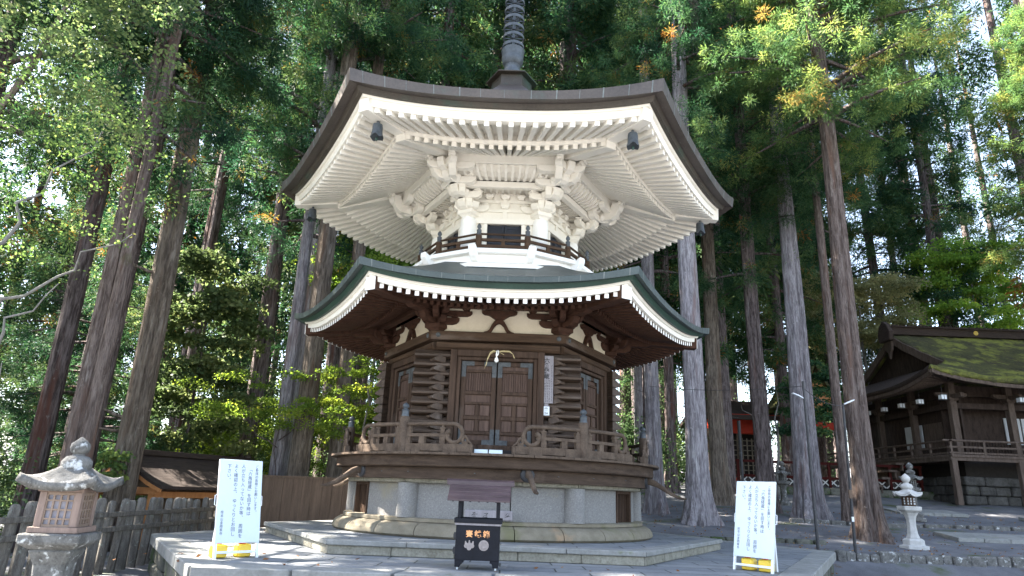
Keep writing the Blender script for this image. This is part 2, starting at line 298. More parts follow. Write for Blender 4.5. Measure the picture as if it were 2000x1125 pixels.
# ------------------------------------------------------------------ lettering
_GL = {}
def glyph(ch, off=0.0):
    if (ch, off) not in _GL:
        c = bpy.data.curves.new('glyph', 'FONT'); c.body = ch; c.offset = off; c.resolution_u = 3
        o = bpy.data.objects.new('glyph', c); COL.objects.link(o); bpy.context.view_layer.update()
        me = bpy.data.meshes.new_from_object(o.evaluated_get(bpy.context.evaluated_depsgraph_get()))
        _GL[(ch, off)] = ([v.co.copy() for v in me.vertices], [tuple(p.vertices) for p in me.polygons])
        bpy.data.objects.remove(o); bpy.data.meshes.remove(me); bpy.data.curves.remove(c)
    return _GL[(ch, off)]
def letters(mb, text, x, z, size, pitch, off=0.0, y=0.0, vertical=True, sx=1.0):
    """glyphs set in the local x-z plane (front face towards -y); x is the column's centre, z its top"""
    for i, ch in enumerate(text):
        if ch in ' \u3000': continue
        vs, fs = glyph(ch, off)
        if not vs: continue
        if vertical:
            x0 = x - size * sx * 0.5; z0 = z - pitch * i - size * 0.9
        else:
            x0 = x + pitch * i; z0 = z
        mb.add([(x0 + v.x * size * sx, y, z0 + v.y * size) for v in vs], fs)

_PRE = 'ご参拝の皆様にお願いします︒﹁六角経蔵﹂を回す時は人が立ち入ってないか等︑周囲をよく確認の上ゆっくりとお回し下さ総本山金剛峯寺'
for _c in sorted(set(_PRE)): glyph(_c, 0.0)
for _c in '六角経蔵賽銭箱26': glyph(_c, 0.022)

# ------------------------------------------------------------------ ground, terrace, stone platform
def smooth(a, b, x):
    t = min(1, max(0, (x - a) / (b - a))); return t * t * (3 - 2 * t)
def gz(x, y):
    right = -0.55 + 0.44 * smooth(15.9, 16.5, y - 0.01 * (x - 8)) + 0.10 * max(0.0, y - 19) - 0.045 * max(0.0, y - 34)
    left = -0.62 + 0.035 * max(0.0, y - 16)
    s = smooth(-7, 2, x)
    z = lerp(left, right, s)
    if y > 80: z += 0.02 * (y - 80)
    return z + 0.03 * math.sin(x * 0.9 + 1.3 * math.sin(y * 0.5)) * smooth(17, 22, y)
mb = MB()
NG = 150
def gfun(u, v):
    x = (u - 0.5); x = math.copysign(abs(x * 2) ** 2.2, x) * 160
    y = -40 + (v ** 1.9) * 300
    if abs(x) < 0.02: x = 0.0
    return (x, y, gz(x, y))
mb.grid(gfun, NG, 190)
ground = mb.build('ground', GRAVEL, smooth=60); tag(ground, kind='structure', label='gravel forest floor with moss and fallen needles')

TERR = [(-6.35, 12.9), (-3.62, 8.36), (3.45, 8.36), (7.05, 15.05), (5.6, 17.6), (-4.6, 18.2)]
def inset(poly, d):
    n = len(poly); out = []
    for i in range(n):
        p0, p1, p2 = Vector(poly[i - 1]), Vector(poly[i]), Vector(poly[(i + 1) % n])
        a = (p1 - p0).normalized(); b = (p2 - p1).normalized(); na = Vector((-a.y, a.x)); nb = Vector((-b.y, b.x))
        bis = (na + nb).normalized(); out.append(tuple(p1 + bis * d / max(0.3, bis.dot(na))))
    return out
inn = inset(TERR, 0.42)
mb = MB(); mb.slab(inn, -0.3, -0.004)
terr = mb.build('pavement', PAVE); tag(terr, 'grey stone paving of the hexagonal terrace', kind='structure')
kerb = thing('terrace_wall', 'mossy retaining wall with stone lip round the paved terrace', 'retaining wall', (0, 0, 0))
mb = MB(); mw = MB(); random.seed(3)
for i in range(6):
    a, b = Vector(TERR[i]), Vector(TERR[(i + 1) % 6]); c, d = Vector(inn[i]), Vector(inn[(i + 1) % 6])
    n = max(2, round((b - a).length / 1.25))
    for k in range(n):
        g = 0.003
        t0, t1 = k / n + g, (k + 1) / n - g
        h = random.uniform(-0.004, 0.004)
        q = [a.lerp(b, t0), a.lerp(b, t1), c.lerp(d, t1), c.lerp(d, t0)]
        mb.slab([tuple(p) for p in q], -0.17, h)
    # wall under the lip: rough courses
    e, f = Vector(inset(TERR, 0.06)[i]), Vector(inset(TERR, 0.06)[(i + 1) % 6]); nrm = Vector(((f - e).y, -(f - e).x)).normalized()
    L_ = (f - e).length; zt = -0.175
    for row in range(3):
        zb = zt - 0.26; m_ = max(2, round(L_ / random.uniform(0.5, 0.75))); cuts = [0] + sorted(min(0.98, max(0.02, (j + random.uniform(-0.25, 0.25)) / m_)) for j in range(1, m_)) + [1]
        for t0, t1 in zip(cuts, cuts[1:]):
            if t1 - t0 < 0.01: continue
            o = random.uniform(-0.03, 0.035); p0, p1 = e.lerp(f, t0 + 0.002), e.lerp(f, t1 - 0.002)
            mw.slab([tuple(p0 + nrm * o), tuple(p1 + nrm * o), tuple(p1 - nrm * 0.3), tuple(p0 - nrm * 0.3)], zb + 0.008, zt)
        zt = zb
mb.build('lip_stone', EDGEST, kerb, bevel=0.012); mw.build('wall_stone', MOSSWALL, kerb, bevel=0.03)

# building axis
X0, D0, TH = -0.203, 14.4, R(-0.36)
def hexpts(Rr, rot=0.0): return [(Rr * math.cos(R(60 * k) + rot), Rr * math.sin(R(60 * k) + rot)) for k in range(6)]
plat = thing('stone_platform', 'low hexagonal stone step under the round base of the pagoda', 'platform', (X0, D0, 0), TH)
mb = MB(); mb.slab(hexpts(4.32), 0.0, 0.196); mb.build('platform_top', PAVE, plat)
mb = MB(); ml = MB()
for k in range(6):
    a, b = Vector(hexpts(4.66)[k]), Vector(hexpts(4.66)[(k + 1) % 6]); c, d = Vector(hexpts(4.30)[k]), Vector(hexpts(4.30)[(k + 1) % 6])
    a2, b2 = Vector(hexpts(4.615)[k]), Vector(hexpts(4.615)[(k + 1) % 6]); a3, b3 = Vector(hexpts(4.66)[k]), Vector(hexpts(4.66)[(k + 1) % 6])
    for j in range(4):
        t0, t1 = j / 4 + 0.001, (j + 1) / 4 - 0.001
        mb.slab([tuple(a.lerp(b, t0)), tuple(a.lerp(b, t1)), tuple(c.lerp(d, t1)), tuple(c.lerp(d, t0))], 0.125, 0.20)
    for j in range(5):
        t0, t1 = j / 5 + 0.001, (j + 1) / 5 - 0.001
        ml.slab([tuple(a2.lerp(b2, t0)), tuple(a2.lerp(b2, t1)), tuple(c.lerp(d, t1)), tuple(c.lerp(d, t0))], 0.0, 0.124)
mb.build('coping_slab', EDGEST, plat, bevel=0.012); ml.build('riser_stone', COPE, plat, bevel=0.008)

# ------------------------------------------------------------------ the hexagonal pagoda
pag = thing('hexagonal_pagoda', 'two storey hexagonal pagoda with white upper eaves and dark timber lower walls', 'pagoda', (X0, D0, 0.2), TH)
LOC = (0, 0, -0.2)
S3 = math.sqrt(3)
def six(me, name, offs=0.0, which=range(6), parent=pag, bevel=0.0, loc=LOC):
    out = []
    for k in which: out.append(put(me, name, parent, loc, R(60 * k + offs), bevel))
    return out
# --- stone drum
base = MB(); nb = 24
prof = [(2.70, 0.2), (3.14, 0.2), (3.185, 0.235), (3.175, 0.30), (3.13, 0.36), (3.05, 0.405), (2.95, 0.43), (2.7, 0.43)]
for i in range(nb):
    base.sector(prof, 2 * math.pi * (i + 0.5) / nb + 0.0022, 2 * math.pi * (i + 1.5) / nb - 0.0022, 4)
base.build('torus_base', SANDST, pag, smooth=35, loc=LOC)
mb = MB(); mb.lathe([(2.5, 0.432), (2.99, 0.432), (2.99, 0.478), (2.965, 0.492), (2.5, 0.492)], 96, closed=True); mb.build('base_ledge', SANDST, pag, smooth=35, loc=LOC)
drum = MB()
def ang(a): return R(-90 + a)
gap = {60: 7.0, -60: 7.0, 120: 7, -120: 7, 180: 7}
for a0, a1 in ((-53, -29), (-29, 6.6), (6.9, 29), (29, 53), (67, 89), (89, 113), (127, 150), (150, 173), (187, 210), (210, 233), (247, 270), (270, 293)):
    drum.sector([(2.6, 0.49), (2.82, 0.49), (2.82, 1.045), (2.6, 1.045)], ang(a0) + 0.001, ang(a1) - 0.001, 8)
dr = drum.build('drum_wall', GRANITE, pag, smooth=35, loc=LOC)
mb = MB(); mb.lathe([(2.52, 0.49), (2.6, 0.49), (2.6, 1.06), (2.52, 1.06)], 72, closed=True); mb.build('dark_core', DARK, pag, loc=LOC)
mb = MB(); mb.lathe([(0.185, 0.49), (0.185, 1.05)], 24, c=(0, -2.835, 0)); six(mb.mesh('drum_pillar', GRANITE, 40), 'drum_pillar', 30)
mb = MB()
for j in range(8): mb.box((-0.28 + 0.08 * j, -2.72, 0.77), (0.03, 0.03, 0.55))
mb.box((-0.335, -2.76, 0.77), (0.05, 0.12, 0.55)); mb.box((0.335, -2.76, 0.77), (0.05, 0.12, 0.55)); mb.box((0, -2.76, 1.02), (0.62, 0.1, 0.05))
six(mb.mesh('vent_grille', WOODZ), 'vent_grille', 60, which=range(5))
mb = MB(); nco = 18
for i in range(nco): mb.sector([(2.6, 1.05), (2.93, 1.05), (2.955, 1.07), (2.955, 1.115), (2.6, 1.115)], 2 * math.pi * i / nco + 0.002, 2 * math.pi * (i + 1) / nco - 0.002, 5)
mb.build('drum_coping', COPE, pag, smooth=35, loc=LOC)
# --- revolving ring and veranda
mb = MB(); mb.lathe([(2.5, 1.118), (3.10, 1.118), (3.10, 1.305), (2.5, 1.305)], 96, closed=True); rr = mb.build('revolving_ring', WOODV, pag, smooth=35, loc=LOC)
mb = MB(); mb.lathe([(2.4, 1.31), (3.20, 1.31), (3.22, 1.33), (3.22, 1.495), (2.4, 1.495)], 96, closed=True); mb.build('veranda_skirt', WOODV, pag, smooth=35, loc=LOC)
mb = MB(); nv = 60
for i in range(nv): mb.sector([(1.9, 1.498), (3.33, 1.498), (3.335, 1.505), (3.335, 1.540), (1.9, 1.540)], 2 * math.pi * i / nv + 0.0012, 2 * math.pi * (i + 1) / nv - 0.0012, 2)
mb.build('veranda_board', WOODG, pag, loc=LOC)
# push bars
mb = MB(); path = [(3.02, 1.25, .085, .13), (3.16, 1.25, .085, .13), (3.30, 1.205, .08, .115), (3.45, 1.11, .072, .09), (3.60, 1.02, .064, .072), (3.72, 0.965, .055, .055), (3.82, 0.95, .045, .035), (3.86, 0.955, .03, .018)]
rings = []
for r, z, wd, hh in path:
    rings.append([(-wd * .5, -r, z - hh * .35), (-wd * .3, -r, z - hh * .5), (wd * .3, -r, z - hh * .5), (wd * .5, -r, z - hh * .35), (wd * .5, -r, z + hh * .35), (wd * .3, -r, z + hh * .5), (-wd * .3, -r, z + hh * .5), (-wd * .5, -r, z + hh * .35)])
mb.loft(rings); bars = six(mb.mesh('push_bar', WOODG, 50), 'push_bar', 11)
mb = MB(); mb.lathe([(0.0, 0.0), (0.125, 0.0), (0.115, 0.03), (0.085, 0.045), (0.0, 0.045)], 12)
me = mb.mesh('bar_socket', BLACKI, 40)
for b in bars:
    s_ = put(me, 'bar_socket', b, (0, -3.095, 1.235)); s_.rotation_euler = (R(90), 0, 0)
mb = MB()
for a in (-38, -27, -5, 21, 34, 50):
    mb.lathe([(0.0, 0), (0.016, 0), (0.013, 0.012), (0.0, 0.014)], 8, c=(3.10 * math.cos(ang(a)), 3.10 * math.sin(ang(a)), 1.22))
mb.build('ring_stud', IRON, pag, loc=LOC)

# --- railing of the veranda: one unit round each corner post
def arcp(a, r, z): return (r * math.sin(R(a)), -r * math.cos(R(a)), z)
RL = 3.09
post = MB(); post.lathe([(0.088, 1.542), (0.088, 2.12), (0.078, 2.145), (0.0, 2.145)], 16, c=(0, -RL, 0)); post_m = post.mesh('post', WOODG, 40)
cap = MB(); cap.lathe([(0.066, 2.14), (0.070, 2.16), (0.062, 2.175), (0.064, 2.24), (0.068, 2.25), (0.06, 2.262), (0.034, 2.275), (0.034, 2.285), (0.058, 2.305), (0.062, 2.325), (0.05, 2.352), (0.02, 2.37), (0.0, 2.385)], 14, c=(0, -RL, 0)); cap_m = cap.mesh('post_cap', BRONZE, 50)
bb = MB()
def arcbox(mb, a0, a1, z0, z1, th, n=8, r=RL): mb.sector([(r - th / 2, z0), (r + th / 2, z0), (r + th / 2, z1), (r - th / 2, z1)], ang(a0), ang(a1), n)
for sg in (-1, 1):
    segs = [(0.8, 7.0, 0), (7.0, 14.5, .022), (14.5, 19.0, 0), (19.0, 23.0, 0.016), (23.0, 24.0, 0)]
    for a0, a1, nz in segs:
        lo, hi = sorted((sg * a0, sg * a1)); arcbox(bb, lo, hi, 1.542 + nz, 1.685, 0.075)
board_m = bb.mesh('base_board', WOODG, 35)
mr = MB()
for sg in (-1, 1):
    lo, hi = sorted((sg * 0.8, sg * 16.5)); arcbox(mr, lo, hi, 1.80, 1.855, 0.055)
    mr.lathe([(0.0, -0.035), (0.06, -0.035), (0.068, 0.0), (0.06, 0.035), (0, 0.035)], 12, c=(0, 0, 0)) if False else None
mid_m = mr.mesh('mid_rail', WOODG, 35)
def scroll(sg):
    pts = []; rad = []
    for a in np.linspace(0.9, 17.0, 10): pts.append(arcp(sg * a, RL, 2.015)); rad.append(0.036)
    # loop: centre at angle ~17.6, z 1.852, radii shrinking spiral
    ca, cz = 17.6, 1.852
    for t in np.linspace(90, -215, 22):
        rr_ = 0.163 - 0.00006 * (90 - t) * 1.0 - (0.05 * max(0, (-60 - t) / 155.0))
        pts.append(arcp(sg * (ca + math.degrees(rr_ * math.cos(R(t)) / RL)), RL, cz + rr_ * math.sin(R(t)))); rad.append(0.036 if t > -100 else lerp(0.036, 0.045, (-100 - t) / 115))
    # curled end knob
    for t in np.linspace(160, 90, 4):
        pts.append(arcp(sg * (ca - 0.9 + math.degrees(0.05 * math.cos(R(t)) / RL)), RL, cz - 0.01 + 0.05 * math.sin(R(t)))); rad.append(0.05)
    return pts, rad
tr = MB()
for sg in (-1, 1):
    p_, r_ = scroll(sg); tr.tube(p_, r_, 10)
    # small leaf-like end curl resting on the board
    q = [(20.9, 1.70), (20.7, 1.755), (20.9, 1.80), (21.4, 1.815), (21.9, 1.79), (22.3, 1.745), (22.9, 1.715), (23.6, 1.692)]
    tr.tube([arcp(sg * a, RL, z) for a, z in q], [.03, .03, .028, .027, .026, .024, .02, .012], 8)
    arcbox(tr, *sorted((sg * 20.6, sg * 22.4)), 1.683, 1.735, 0.05, 3)
top_m = tr.mesh('top_rail', WOODG, 50)
st = MB()
for sg in (-1, 1):
    for a, wd, zz in ((2.3, 1.5, 1.80), (7.2, 2.0, 1.80), (14.2, 1.8, 1.80)): arcbox(st, *sorted((sg * (a - wd / 2), sg * (a + wd / 2))), 1.683, zz, 0.06, 2)
    for a in (2.3, 14.2):
        arcbox(st, *sorted((sg * (a - 0.75), sg * (a + 0.75))), 1.853, 1.935, 0.055, 2)
        arcbox(st, *sorted((sg * (a - 0.4), sg * (a + 0.4))), 1.935, 1.985, 0.04, 2)
        arcbox(st, *sorted((sg * (a - 0.9), sg * (a + 0.9))), 1.925, 1.955, 0.065, 2)
strut_ms = [p.mesh('strut', WOODG) for p in st.pieces()]
for k in range(6):
    un = bpy.data.objects.new('veranda_railing', None); COL.objects.link(un); un.parent = pag; un.location = LOC; un.rotation_euler.z = R(60 * k + 30)
    put(post_m, 'post', un); put(cap_m, 'post_cap', un); put(board_m, 'base_board', un, bevel=0.004); put(mid_m, 'mid_rail', un, bevel=0.004); put(top_m, 'top_rail', un); [put(q, 'strut', un, bevel=0.004) for q in strut_ms]

# --- lower timber body
def sideframe(n, t): return (t, -n)
lw = []
for par in (0, 1):
    mb = MB(); pitch = 0.176
    for i in range(-1, 12):
        zb = 1.55 + i * pitch + (0.0 if par == 0 else pitch / 2)
        if zb < 1.52 or zb + pitch > 3.47 + (0.09 if par else 0): 
            if zb < 1.52: continue
            if zb + pitch > 3.56: continue
        out = [(1.86, 0.002), (1.965, 0.002), (2.090, 0.030), (2.100, 0.070), (1.940, 0.172), (1.86, 0.172)]; xe = 1.56 if par == 0 else 1.29
        for s0, s1 in ((-xe, -0.86), (0.86, xe)):
            r0 = [(s0, -n, zb + z) for n, z in out]; r1 = [(s1, -n, zb + z) for n, z in out]
            mb.loft([r0, r1])
    mb.box((0, -1.80, 2.5), (2.0, 0.06, 1.9))
    lw.append(mb.mesh('log_wall', WOODLOG))
for k in range(6): put(lw[k % 2], 'log_wall', pag, LOC, R(60 * k), 0.006)
mb = MB(); mb.loft([[(s, -n, z) for n, z in ((1.86, 3.475), (2.05, 3.475), (2.11, 3.52), (2.11, 3.60), (2.05, 3.635), (1.86, 3.635))] for s in (-1.16, 1.16)])
six(mb.mesh('upper_log', WOODX), 'upper_log', bevel=0.006)
mb = MB(); mb.loft([[(-n / S3, -n, z) for n, z in ((2.0, 3.64), (2.195, 3.64), (2.195, 3.805), (2.0, 3.805))], [(n / S3, -n, z) for n, z in ((2.0, 3.64), (2.195, 3.64), (2.195, 3.805), (2.0, 3.805))]])
lint = six(mb.mesh('lintel_beam', WOODX), 'lintel_beam', bevel=0.008)
mb = MB()
for sg in (-1, 1): mb.lathe([(0.0, 0), (0.042, 0), (0.040, 0.012), (0.02, 0.02), (0.0, 0.022)], 12, c=(0, 0, 0)) if False else None
for sg in (-1, 1):
    c0 = len(mb.v); mb.m = Matrix.Translation((sg * 1.13, -2.194, 3.725)) @ Matrix.Rotation(R(90), 4, 'X'); mb.lathe([(0.0, 0.0), (0.046, 0.0), (0.046, 0.010), (0.034, 0.016), (0.028, 0.026), (0.0, 0.034)], 14); mb.m = Matrix.Identity(4)
me = mb.mesh('nail_cover', IRON, 40)
for b in lint: put(me, 'nail_cover', b)
# doors
fr = MB()
for x in (-0.815, 0.815): fr.box((x, -2.07, 2.515), (0.125, 0.16, 1.91))
fr.box((0, -2.07, 3.41), (1.505, 0.16, 0.125))
for x in (-0.715, 0.715): fr.box((x, -2.035, 2.455), (0.075, 0.14, 1.79))
fr.box((0, -2.035, 3.315), (1.355, 0.14, 0.065)); fr.box((0, -2.04, 1.655), (1.50, 0.16, 0.19))
frame_m = fr.mesh('door_frame', WOODZ)
lf = MB(); pn = MB(); fi = MB()
Z0, Z1 = 1.755, 3.275
for sg in (-1, 1):
    xa, xb = 0.012, 0.665
    def bx(x0, x1, z0, z1, n0, n1, m_): m_.box((sg * (x0 + x1) / 2, -(n0 + n1) / 2, (z0 + z1) / 2), (x1 - x0, n1 - n0, z1 - z0))
    for x0, x1 in ((xa, xa + 0.085), (xb - 0.085, xb)): bx(x0, x1, Z0, Z1, 1.98, 2.035, lf)
    for z0, z1 in ((Z0, 1.835), (1.935, 1.985), (2.20, 2.265), (2.475, 2.52), (2.66, 2.72), (3.07, 3.12), (3.20, Z1)): bx(xa + .086, xb - .086, z0, z1, 1.98, 2.03, lf)
    xm = (xa + xb) / 2; bx(xm - 0.035, xm + 0.035, 1.986, 2.199, 1.98, 2.027, lf); bx(xm - 0.035, xm + 0.035, 2.266, 2.474, 1.98, 2.027, lf)
    bx(xa + .02, xb - .02, Z0 + .02, Z1 - .02, 1.955, 1.992, pn)
    for z0, z1 in ((1.995, 2.19), (2.275, 2.465)):
        for x0, x1 in ((xa + .10, xm - .045), (xm + .045, xb - .10)): bx(x0, x1, z0, z1, 1.99, 2.008, pn)
    for j in range(11): bx(xa + .10 + j * 0.042, xa + .10 + j * 0.042 + 0.022, 2.725, 3.065, 1.99, 2.012, pn)
    # fittings
    n0, n1 = 2.028, 2.040
    for (x0, x1, z0, z1) in ((xa + .002, xa + .085, 2.98, Z1), (xa + .086, xa + .235, 3.19, Z1), (xb - .085, xb - .002, 2.98, Z1), (xb - .235, xb - .086, 3.19, Z1),
                             (xa + .002, xa + .075, Z0, 2.03), (xa + .076, xa + .22, Z0, 1.84), (xb - .075, xb - .002, Z0, 2.03), (xb - .19, xb - .076, Z0, 1.84)): bx(x0, x1, z0, z1, n0, n1, fi)
leaf_m, pan_m, fit_m = lf.mesh('door_stile', WOODZ), pn.mesh('door_panel', PANEL), fi.mesh('metal_fitting', IRON)
for k in range(6):
    dr_ = put(frame_m, 'door', pag, LOC, R(60 * k), 0.012)
    put(leaf_m, 'door_stile', dr_, bevel=0.004); put(pan_m, 'door_panel', dr_, bevel=0.005); put(fit_m, 'metal_fitting', dr_)
# plaster band and frog-leg struts
mb = MB(); mb.loft([[(-n / S3, -n, z) for n, z in ((1.9, 3.806), (2.05, 3.806), (2.05, 4.30), (1.9, 4.30))], [(n / S3, -n, z) for n, z in ((1.9, 3.806), (2.05, 3.806), (2.05, 4.30), (1.9, 4.30))]])
six(mb.mesh('plaster_band', PLASTER), 'plaster_band')
mb = MB()
leg = [(0.055, 4.075), (0.10, 4.03), (0.15, 3.95), (0.185, 3.88), (0.225, 3.845), (0.28, 3.83), (0.30, 3.808), (0.17, 3.808), (0.13, 3.86), (0.085, 3.94), (0.04, 3.985), (0.0, 4.0)]
out = [(x, z) for x, z in leg] + [(-x, z) for x, z in reversed(leg[:-1])]
mb.prism(out, -2.13, -2.03)
arm = [(0.34, 4.245), (0.335, 4.20), (0.28, 4.165), (0.20, 4.155), (0.13, 4.11), (0.08, 4.076)]
mb.prism([(x, z) for x, z in arm] + [(-x, z) for x, z in reversed(arm)], -2.15, -2.03)
six(mb.mesh('frog_leg_strut', WOODR), 'frog_leg_strut', bevel=0.008)

def bracket_arm(mb, c, d, L0, L1, w, h, nose=0.0):
    """boat-shaped arm centred at c running from -L0 to L1 along unit direction d; curved undersides at its ends, nose lifts the front end"""
    d = Vector((d[0], d[1], 0)).normalized(); s = Vector((-d.y, d.x, 0)); c = Vector(c)
    pr = [(-L0, h), (-L0, h * .62), (-L0 + h * .35, h * .22), (-L0 + h * .9, 0), (L1 - h * 1.0, 0), (L1 - h * .4, h * .18 + nose * .25), (L1 - h * .08, h * .5 + nose * .6), (L1, h + nose), (L1 - w * 1.1, h + nose), (L1 - w * 1.4, h + nose * .4), (L1 - w * 2.0, h)]
    if nose == 0: pr = [(-L0, h), (-L0, h * .55), (-L0 + h * .35, h * .18), (-L0 + h * .9, 0), (L1 - h * .9, 0), (L1 - h * .35, h * .18), (L1, h * .55), (L1, h)]
    n = len(pr); vs = []
    for q in (-w / 2, w / 2):
        for a, z in pr: p = c + d * a + s * q; vs.append((p.x, p.y, c.z + z))
    fs = [tuple(range(n)), tuple(reversed(range(n, 2 * n)))]
    for i in range(n):
        j = (i + 1) % n; fs.append((i, n + i, n + j, j))
    mb.add(vs, fs)
def bearing(mb, c, w, h, rz=0.0):
    ca, sa = math.cos(rz), math.sin(rz); rings = []
    for f, z in ((0.66, 0.0), (0.72, h * .2), (0.86, h * .36), (1.0, h * .45), (1.0, h)):
        q = w * f / 2; rings.append([(c[0] + ca * x - sa * y, c[1] + sa * x + ca * y, c[2] + z) for x, y in ((-q, -q), (q, -q), (q, q), (-q, q))])
    mb.loft(rings)
# corner frame: radial outwards = -y ; faces run away along (+-sin60, +cos60)
TA, TB = (S3 / 2, 0.5), (-S3 / 2, 0.5)
NA, NB = (0.5, -S3 / 2), (-0.5, -S3 / 2)
mb = MB()
c_ = 2.36
bearing(mb, (0, -c_, 3.808), 0.34, 0.14)
for T_ in (TA, TB): bracket_arm(mb, (0, -c_, 3.95), T_, 0.30, 0.42, 0.13, 0.14); bracket_arm(mb, (0, -c_, 4.115), T_, 0.42, 0.66, 0.12, 0.11)
bracket_arm(mb, (0, -c_, 3.95), (0, -1), 0.3, 0.52, 0.14, 0.15, 0.05)
for N_ in (NA, NB): bracket_arm(mb, (0, -c_, 4.03), N_, 0.2, 0.46, 0.11, 0.13, 0.06)
bracket_arm(mb, (0, -c_, 4.10), (0, -1), 0.3, 0.98, 0.16, 0.15, 0.05)
for T_ in (TA, TB):
    for q in (0.33, 0.55): bearing(mb, (T_[0] * q, -c_ + T_[1] * q, 4.09 if q < .5 else 4.226), 0.13, 0.06)
bearing(mb, (0, -c_ - .42, 4.10), 0.16, 0.08)
six(mb.mesh('lower_bracket', WOODR), 'lower_bracket', 30, bevel=0.01)
mb = MB(); mb.loft([[(s * n / S3, -n, z) for n, z in ((2.27, 4.215), (2.41, 4.215), (2.41, 4.37), (2.27, 4.37))] for s in (-1, 1)])
six(mb.mesh('lower_purlin', WOODR), 'lower_purlin', bevel=0.006)

# --- eaves: generic pieces
PW = 2.4
def sweep(mb, sec, nu=28, ext=1.0):
    """sec: [(n, z_centre, z_corner)] closed section swept along one side; ends mitred at the hips"""
    rings = []
    for i in range(nu + 1):
        u = -1 + 2 * i / nu; a = abs(u) ** PW
        rings.append([(u * n / S3, -n, lerp(zc, zk, a)) for n, zc, zk in sec])
    mb.loft(rings)
def roof_top(mb, ne, zc, zk, ni, zi, cv, nu=28, nw=16):
    def fn(u, w_):
        u = u * 2 - 1; n = lerp(ne, ni, w_)
        return (u * n / S3, -n, zc + (zi - zc) * w_ ** cv + (zk - zc) * abs(u) ** PW * (1 - w_) ** 2)
    mb.grid(fn, nu, nw)
def rafters(mb, N, no, zo, zok, ni, zi, zik, w_, h, taper=1.0, span=0.965):
    for i in range(N):
        s = span * (-1 + 2 * (i + 0.5) / N); a = abs(s) ** PW
        p0 = Vector((s * ni / S3, -ni, lerp(zi, zik, a) - h / 2)); p1 = Vector((s * no / S3, -no, lerp(zo, zok, a) - h / 2))
        # vertical end faces parallel to the eave
        vs = []
        for p, ww in ((p0, w_ * taper), (p1, w_)): vs += [(p.x - ww / 2, p.y, p.z - h / 2), (p.x + ww / 2, p.y, p.z - h / 2), (p.x + ww / 2, p.y, p.z + h / 2), (p.x - ww / 2, p.y, p.z + h / 2)]
        mb.add(vs, [(3, 2, 1, 0), (4, 5, 6, 7), (0, 1, 5, 4), (1, 2, 6, 5), (2, 3, 7, 6), (3, 0, 4, 7)])
def hip(mb, r0, z0, r1, z1, w_, h): mb.beam((0, -r0, z0), (0, -r1, z1), w_, h)

# lower roof
mb = MB(); roof_top(mb, 4.0, 4.335, 4.60, 1.95, 5.26, 1.25); sweep(mb, [(4.0, 4.333, 4.598), (3.985, 4.245, 4.465), (3.80, 4.25, 4.49), (3.6, 4.36, 4.60)])
six(mb.mesh('lower_roof', COPPERT, 30), 'lower_roof')
mb = MB(); sweep(mb, [(3.90, 4.255, 4.49), (3.845, 4.165, 4.405), (3.66, 4.20, 4.43), (3.66, 4.28, 4.5)]); six(mb.mesh('lower_copper_edge', COPPERG, 30), 'lower_copper_edge')
mb = MB(); sweep(mb, [(3.785, 4.185, 4.42), (3.77, 4.135, 4.37), (3.735, 4.13, 4.365), (3.725, 4.05, 4.275), (3.60, 4.055, 4.28), (3.60, 4.2, 4.4)]); six(mb.mesh('lower_white_fascia', WHITE, 30), 'lower_white_fascia')
mb = MB(); rafters(mb, 27, 3.665, 4.048, 4.27, 2.75, 4.245, 4.33, 0.07, 0.08); rrow = six(mb.mesh('lower_rafter_row', WOODR), 'lower_rafter_row')
mb = MB()
for i in range(27):
    s = 0.965 * (-1 + 2 * (i + 0.5) / 27); a = abs(s) ** PW; mb.box((s * 3.668 / S3, -3.668, lerp(4.048, 4.27, a) - 0.04), (0.072, 0.008, 0.082))
pcs = [p.mesh('white_rafter_end', WHITE2) for p in mb.pieces()]
for k in (0, 1, 5):
    for p in pcs: put(p, 'white_rafter_end', rrow[k])
me = mb.mesh('white_rafter_ends', WHITE2)
for k in (2, 3, 4): tag(put(me, 'white_rafter_ends', rrow[k]), kind='stuff')
mb = MB(); sweep(mb, [(2.86, 4.14, 4.26), (2.94, 4.12, 4.25), (2.94, 4.20, 4.33), (2.86, 4.22, 4.34)]); rafters(mb, 27, 2.92, 4.125, 4.25, 2.40, 4.37, 4.40, 0.06, 0.075); six(mb.mesh('inner_rafter_row', WOODR), 'inner_rafter_row')
mb = MB(); sweep(mb, [(3.64, 4.056, 4.285), (2.80, 4.25, 4.35), (2.2, 4.46, 4.46), (2.2, 4.50, 4.50), (2.8, 4.30, 4.40), (3.64, 4.09, 4.32)]); six(mb.mesh('lower_soffit', WOODR), 'lower_soffit')
mb = MB(); hip(mb, 2.3, 4.30, 4.29, 4.215, 0.21, 0.23); h1 = six(mb.mesh('lower_hip_rafter', WOODR), 'lower_hip_rafter', 30)
mb = MB(); mb.box((0, -4.295, 4.215), (0.205, 0.012, 0.226)); me = mb.mesh('white_end_cap', WHITE2)
for h_ in h1: put(me, 'white_end_cap', h_)

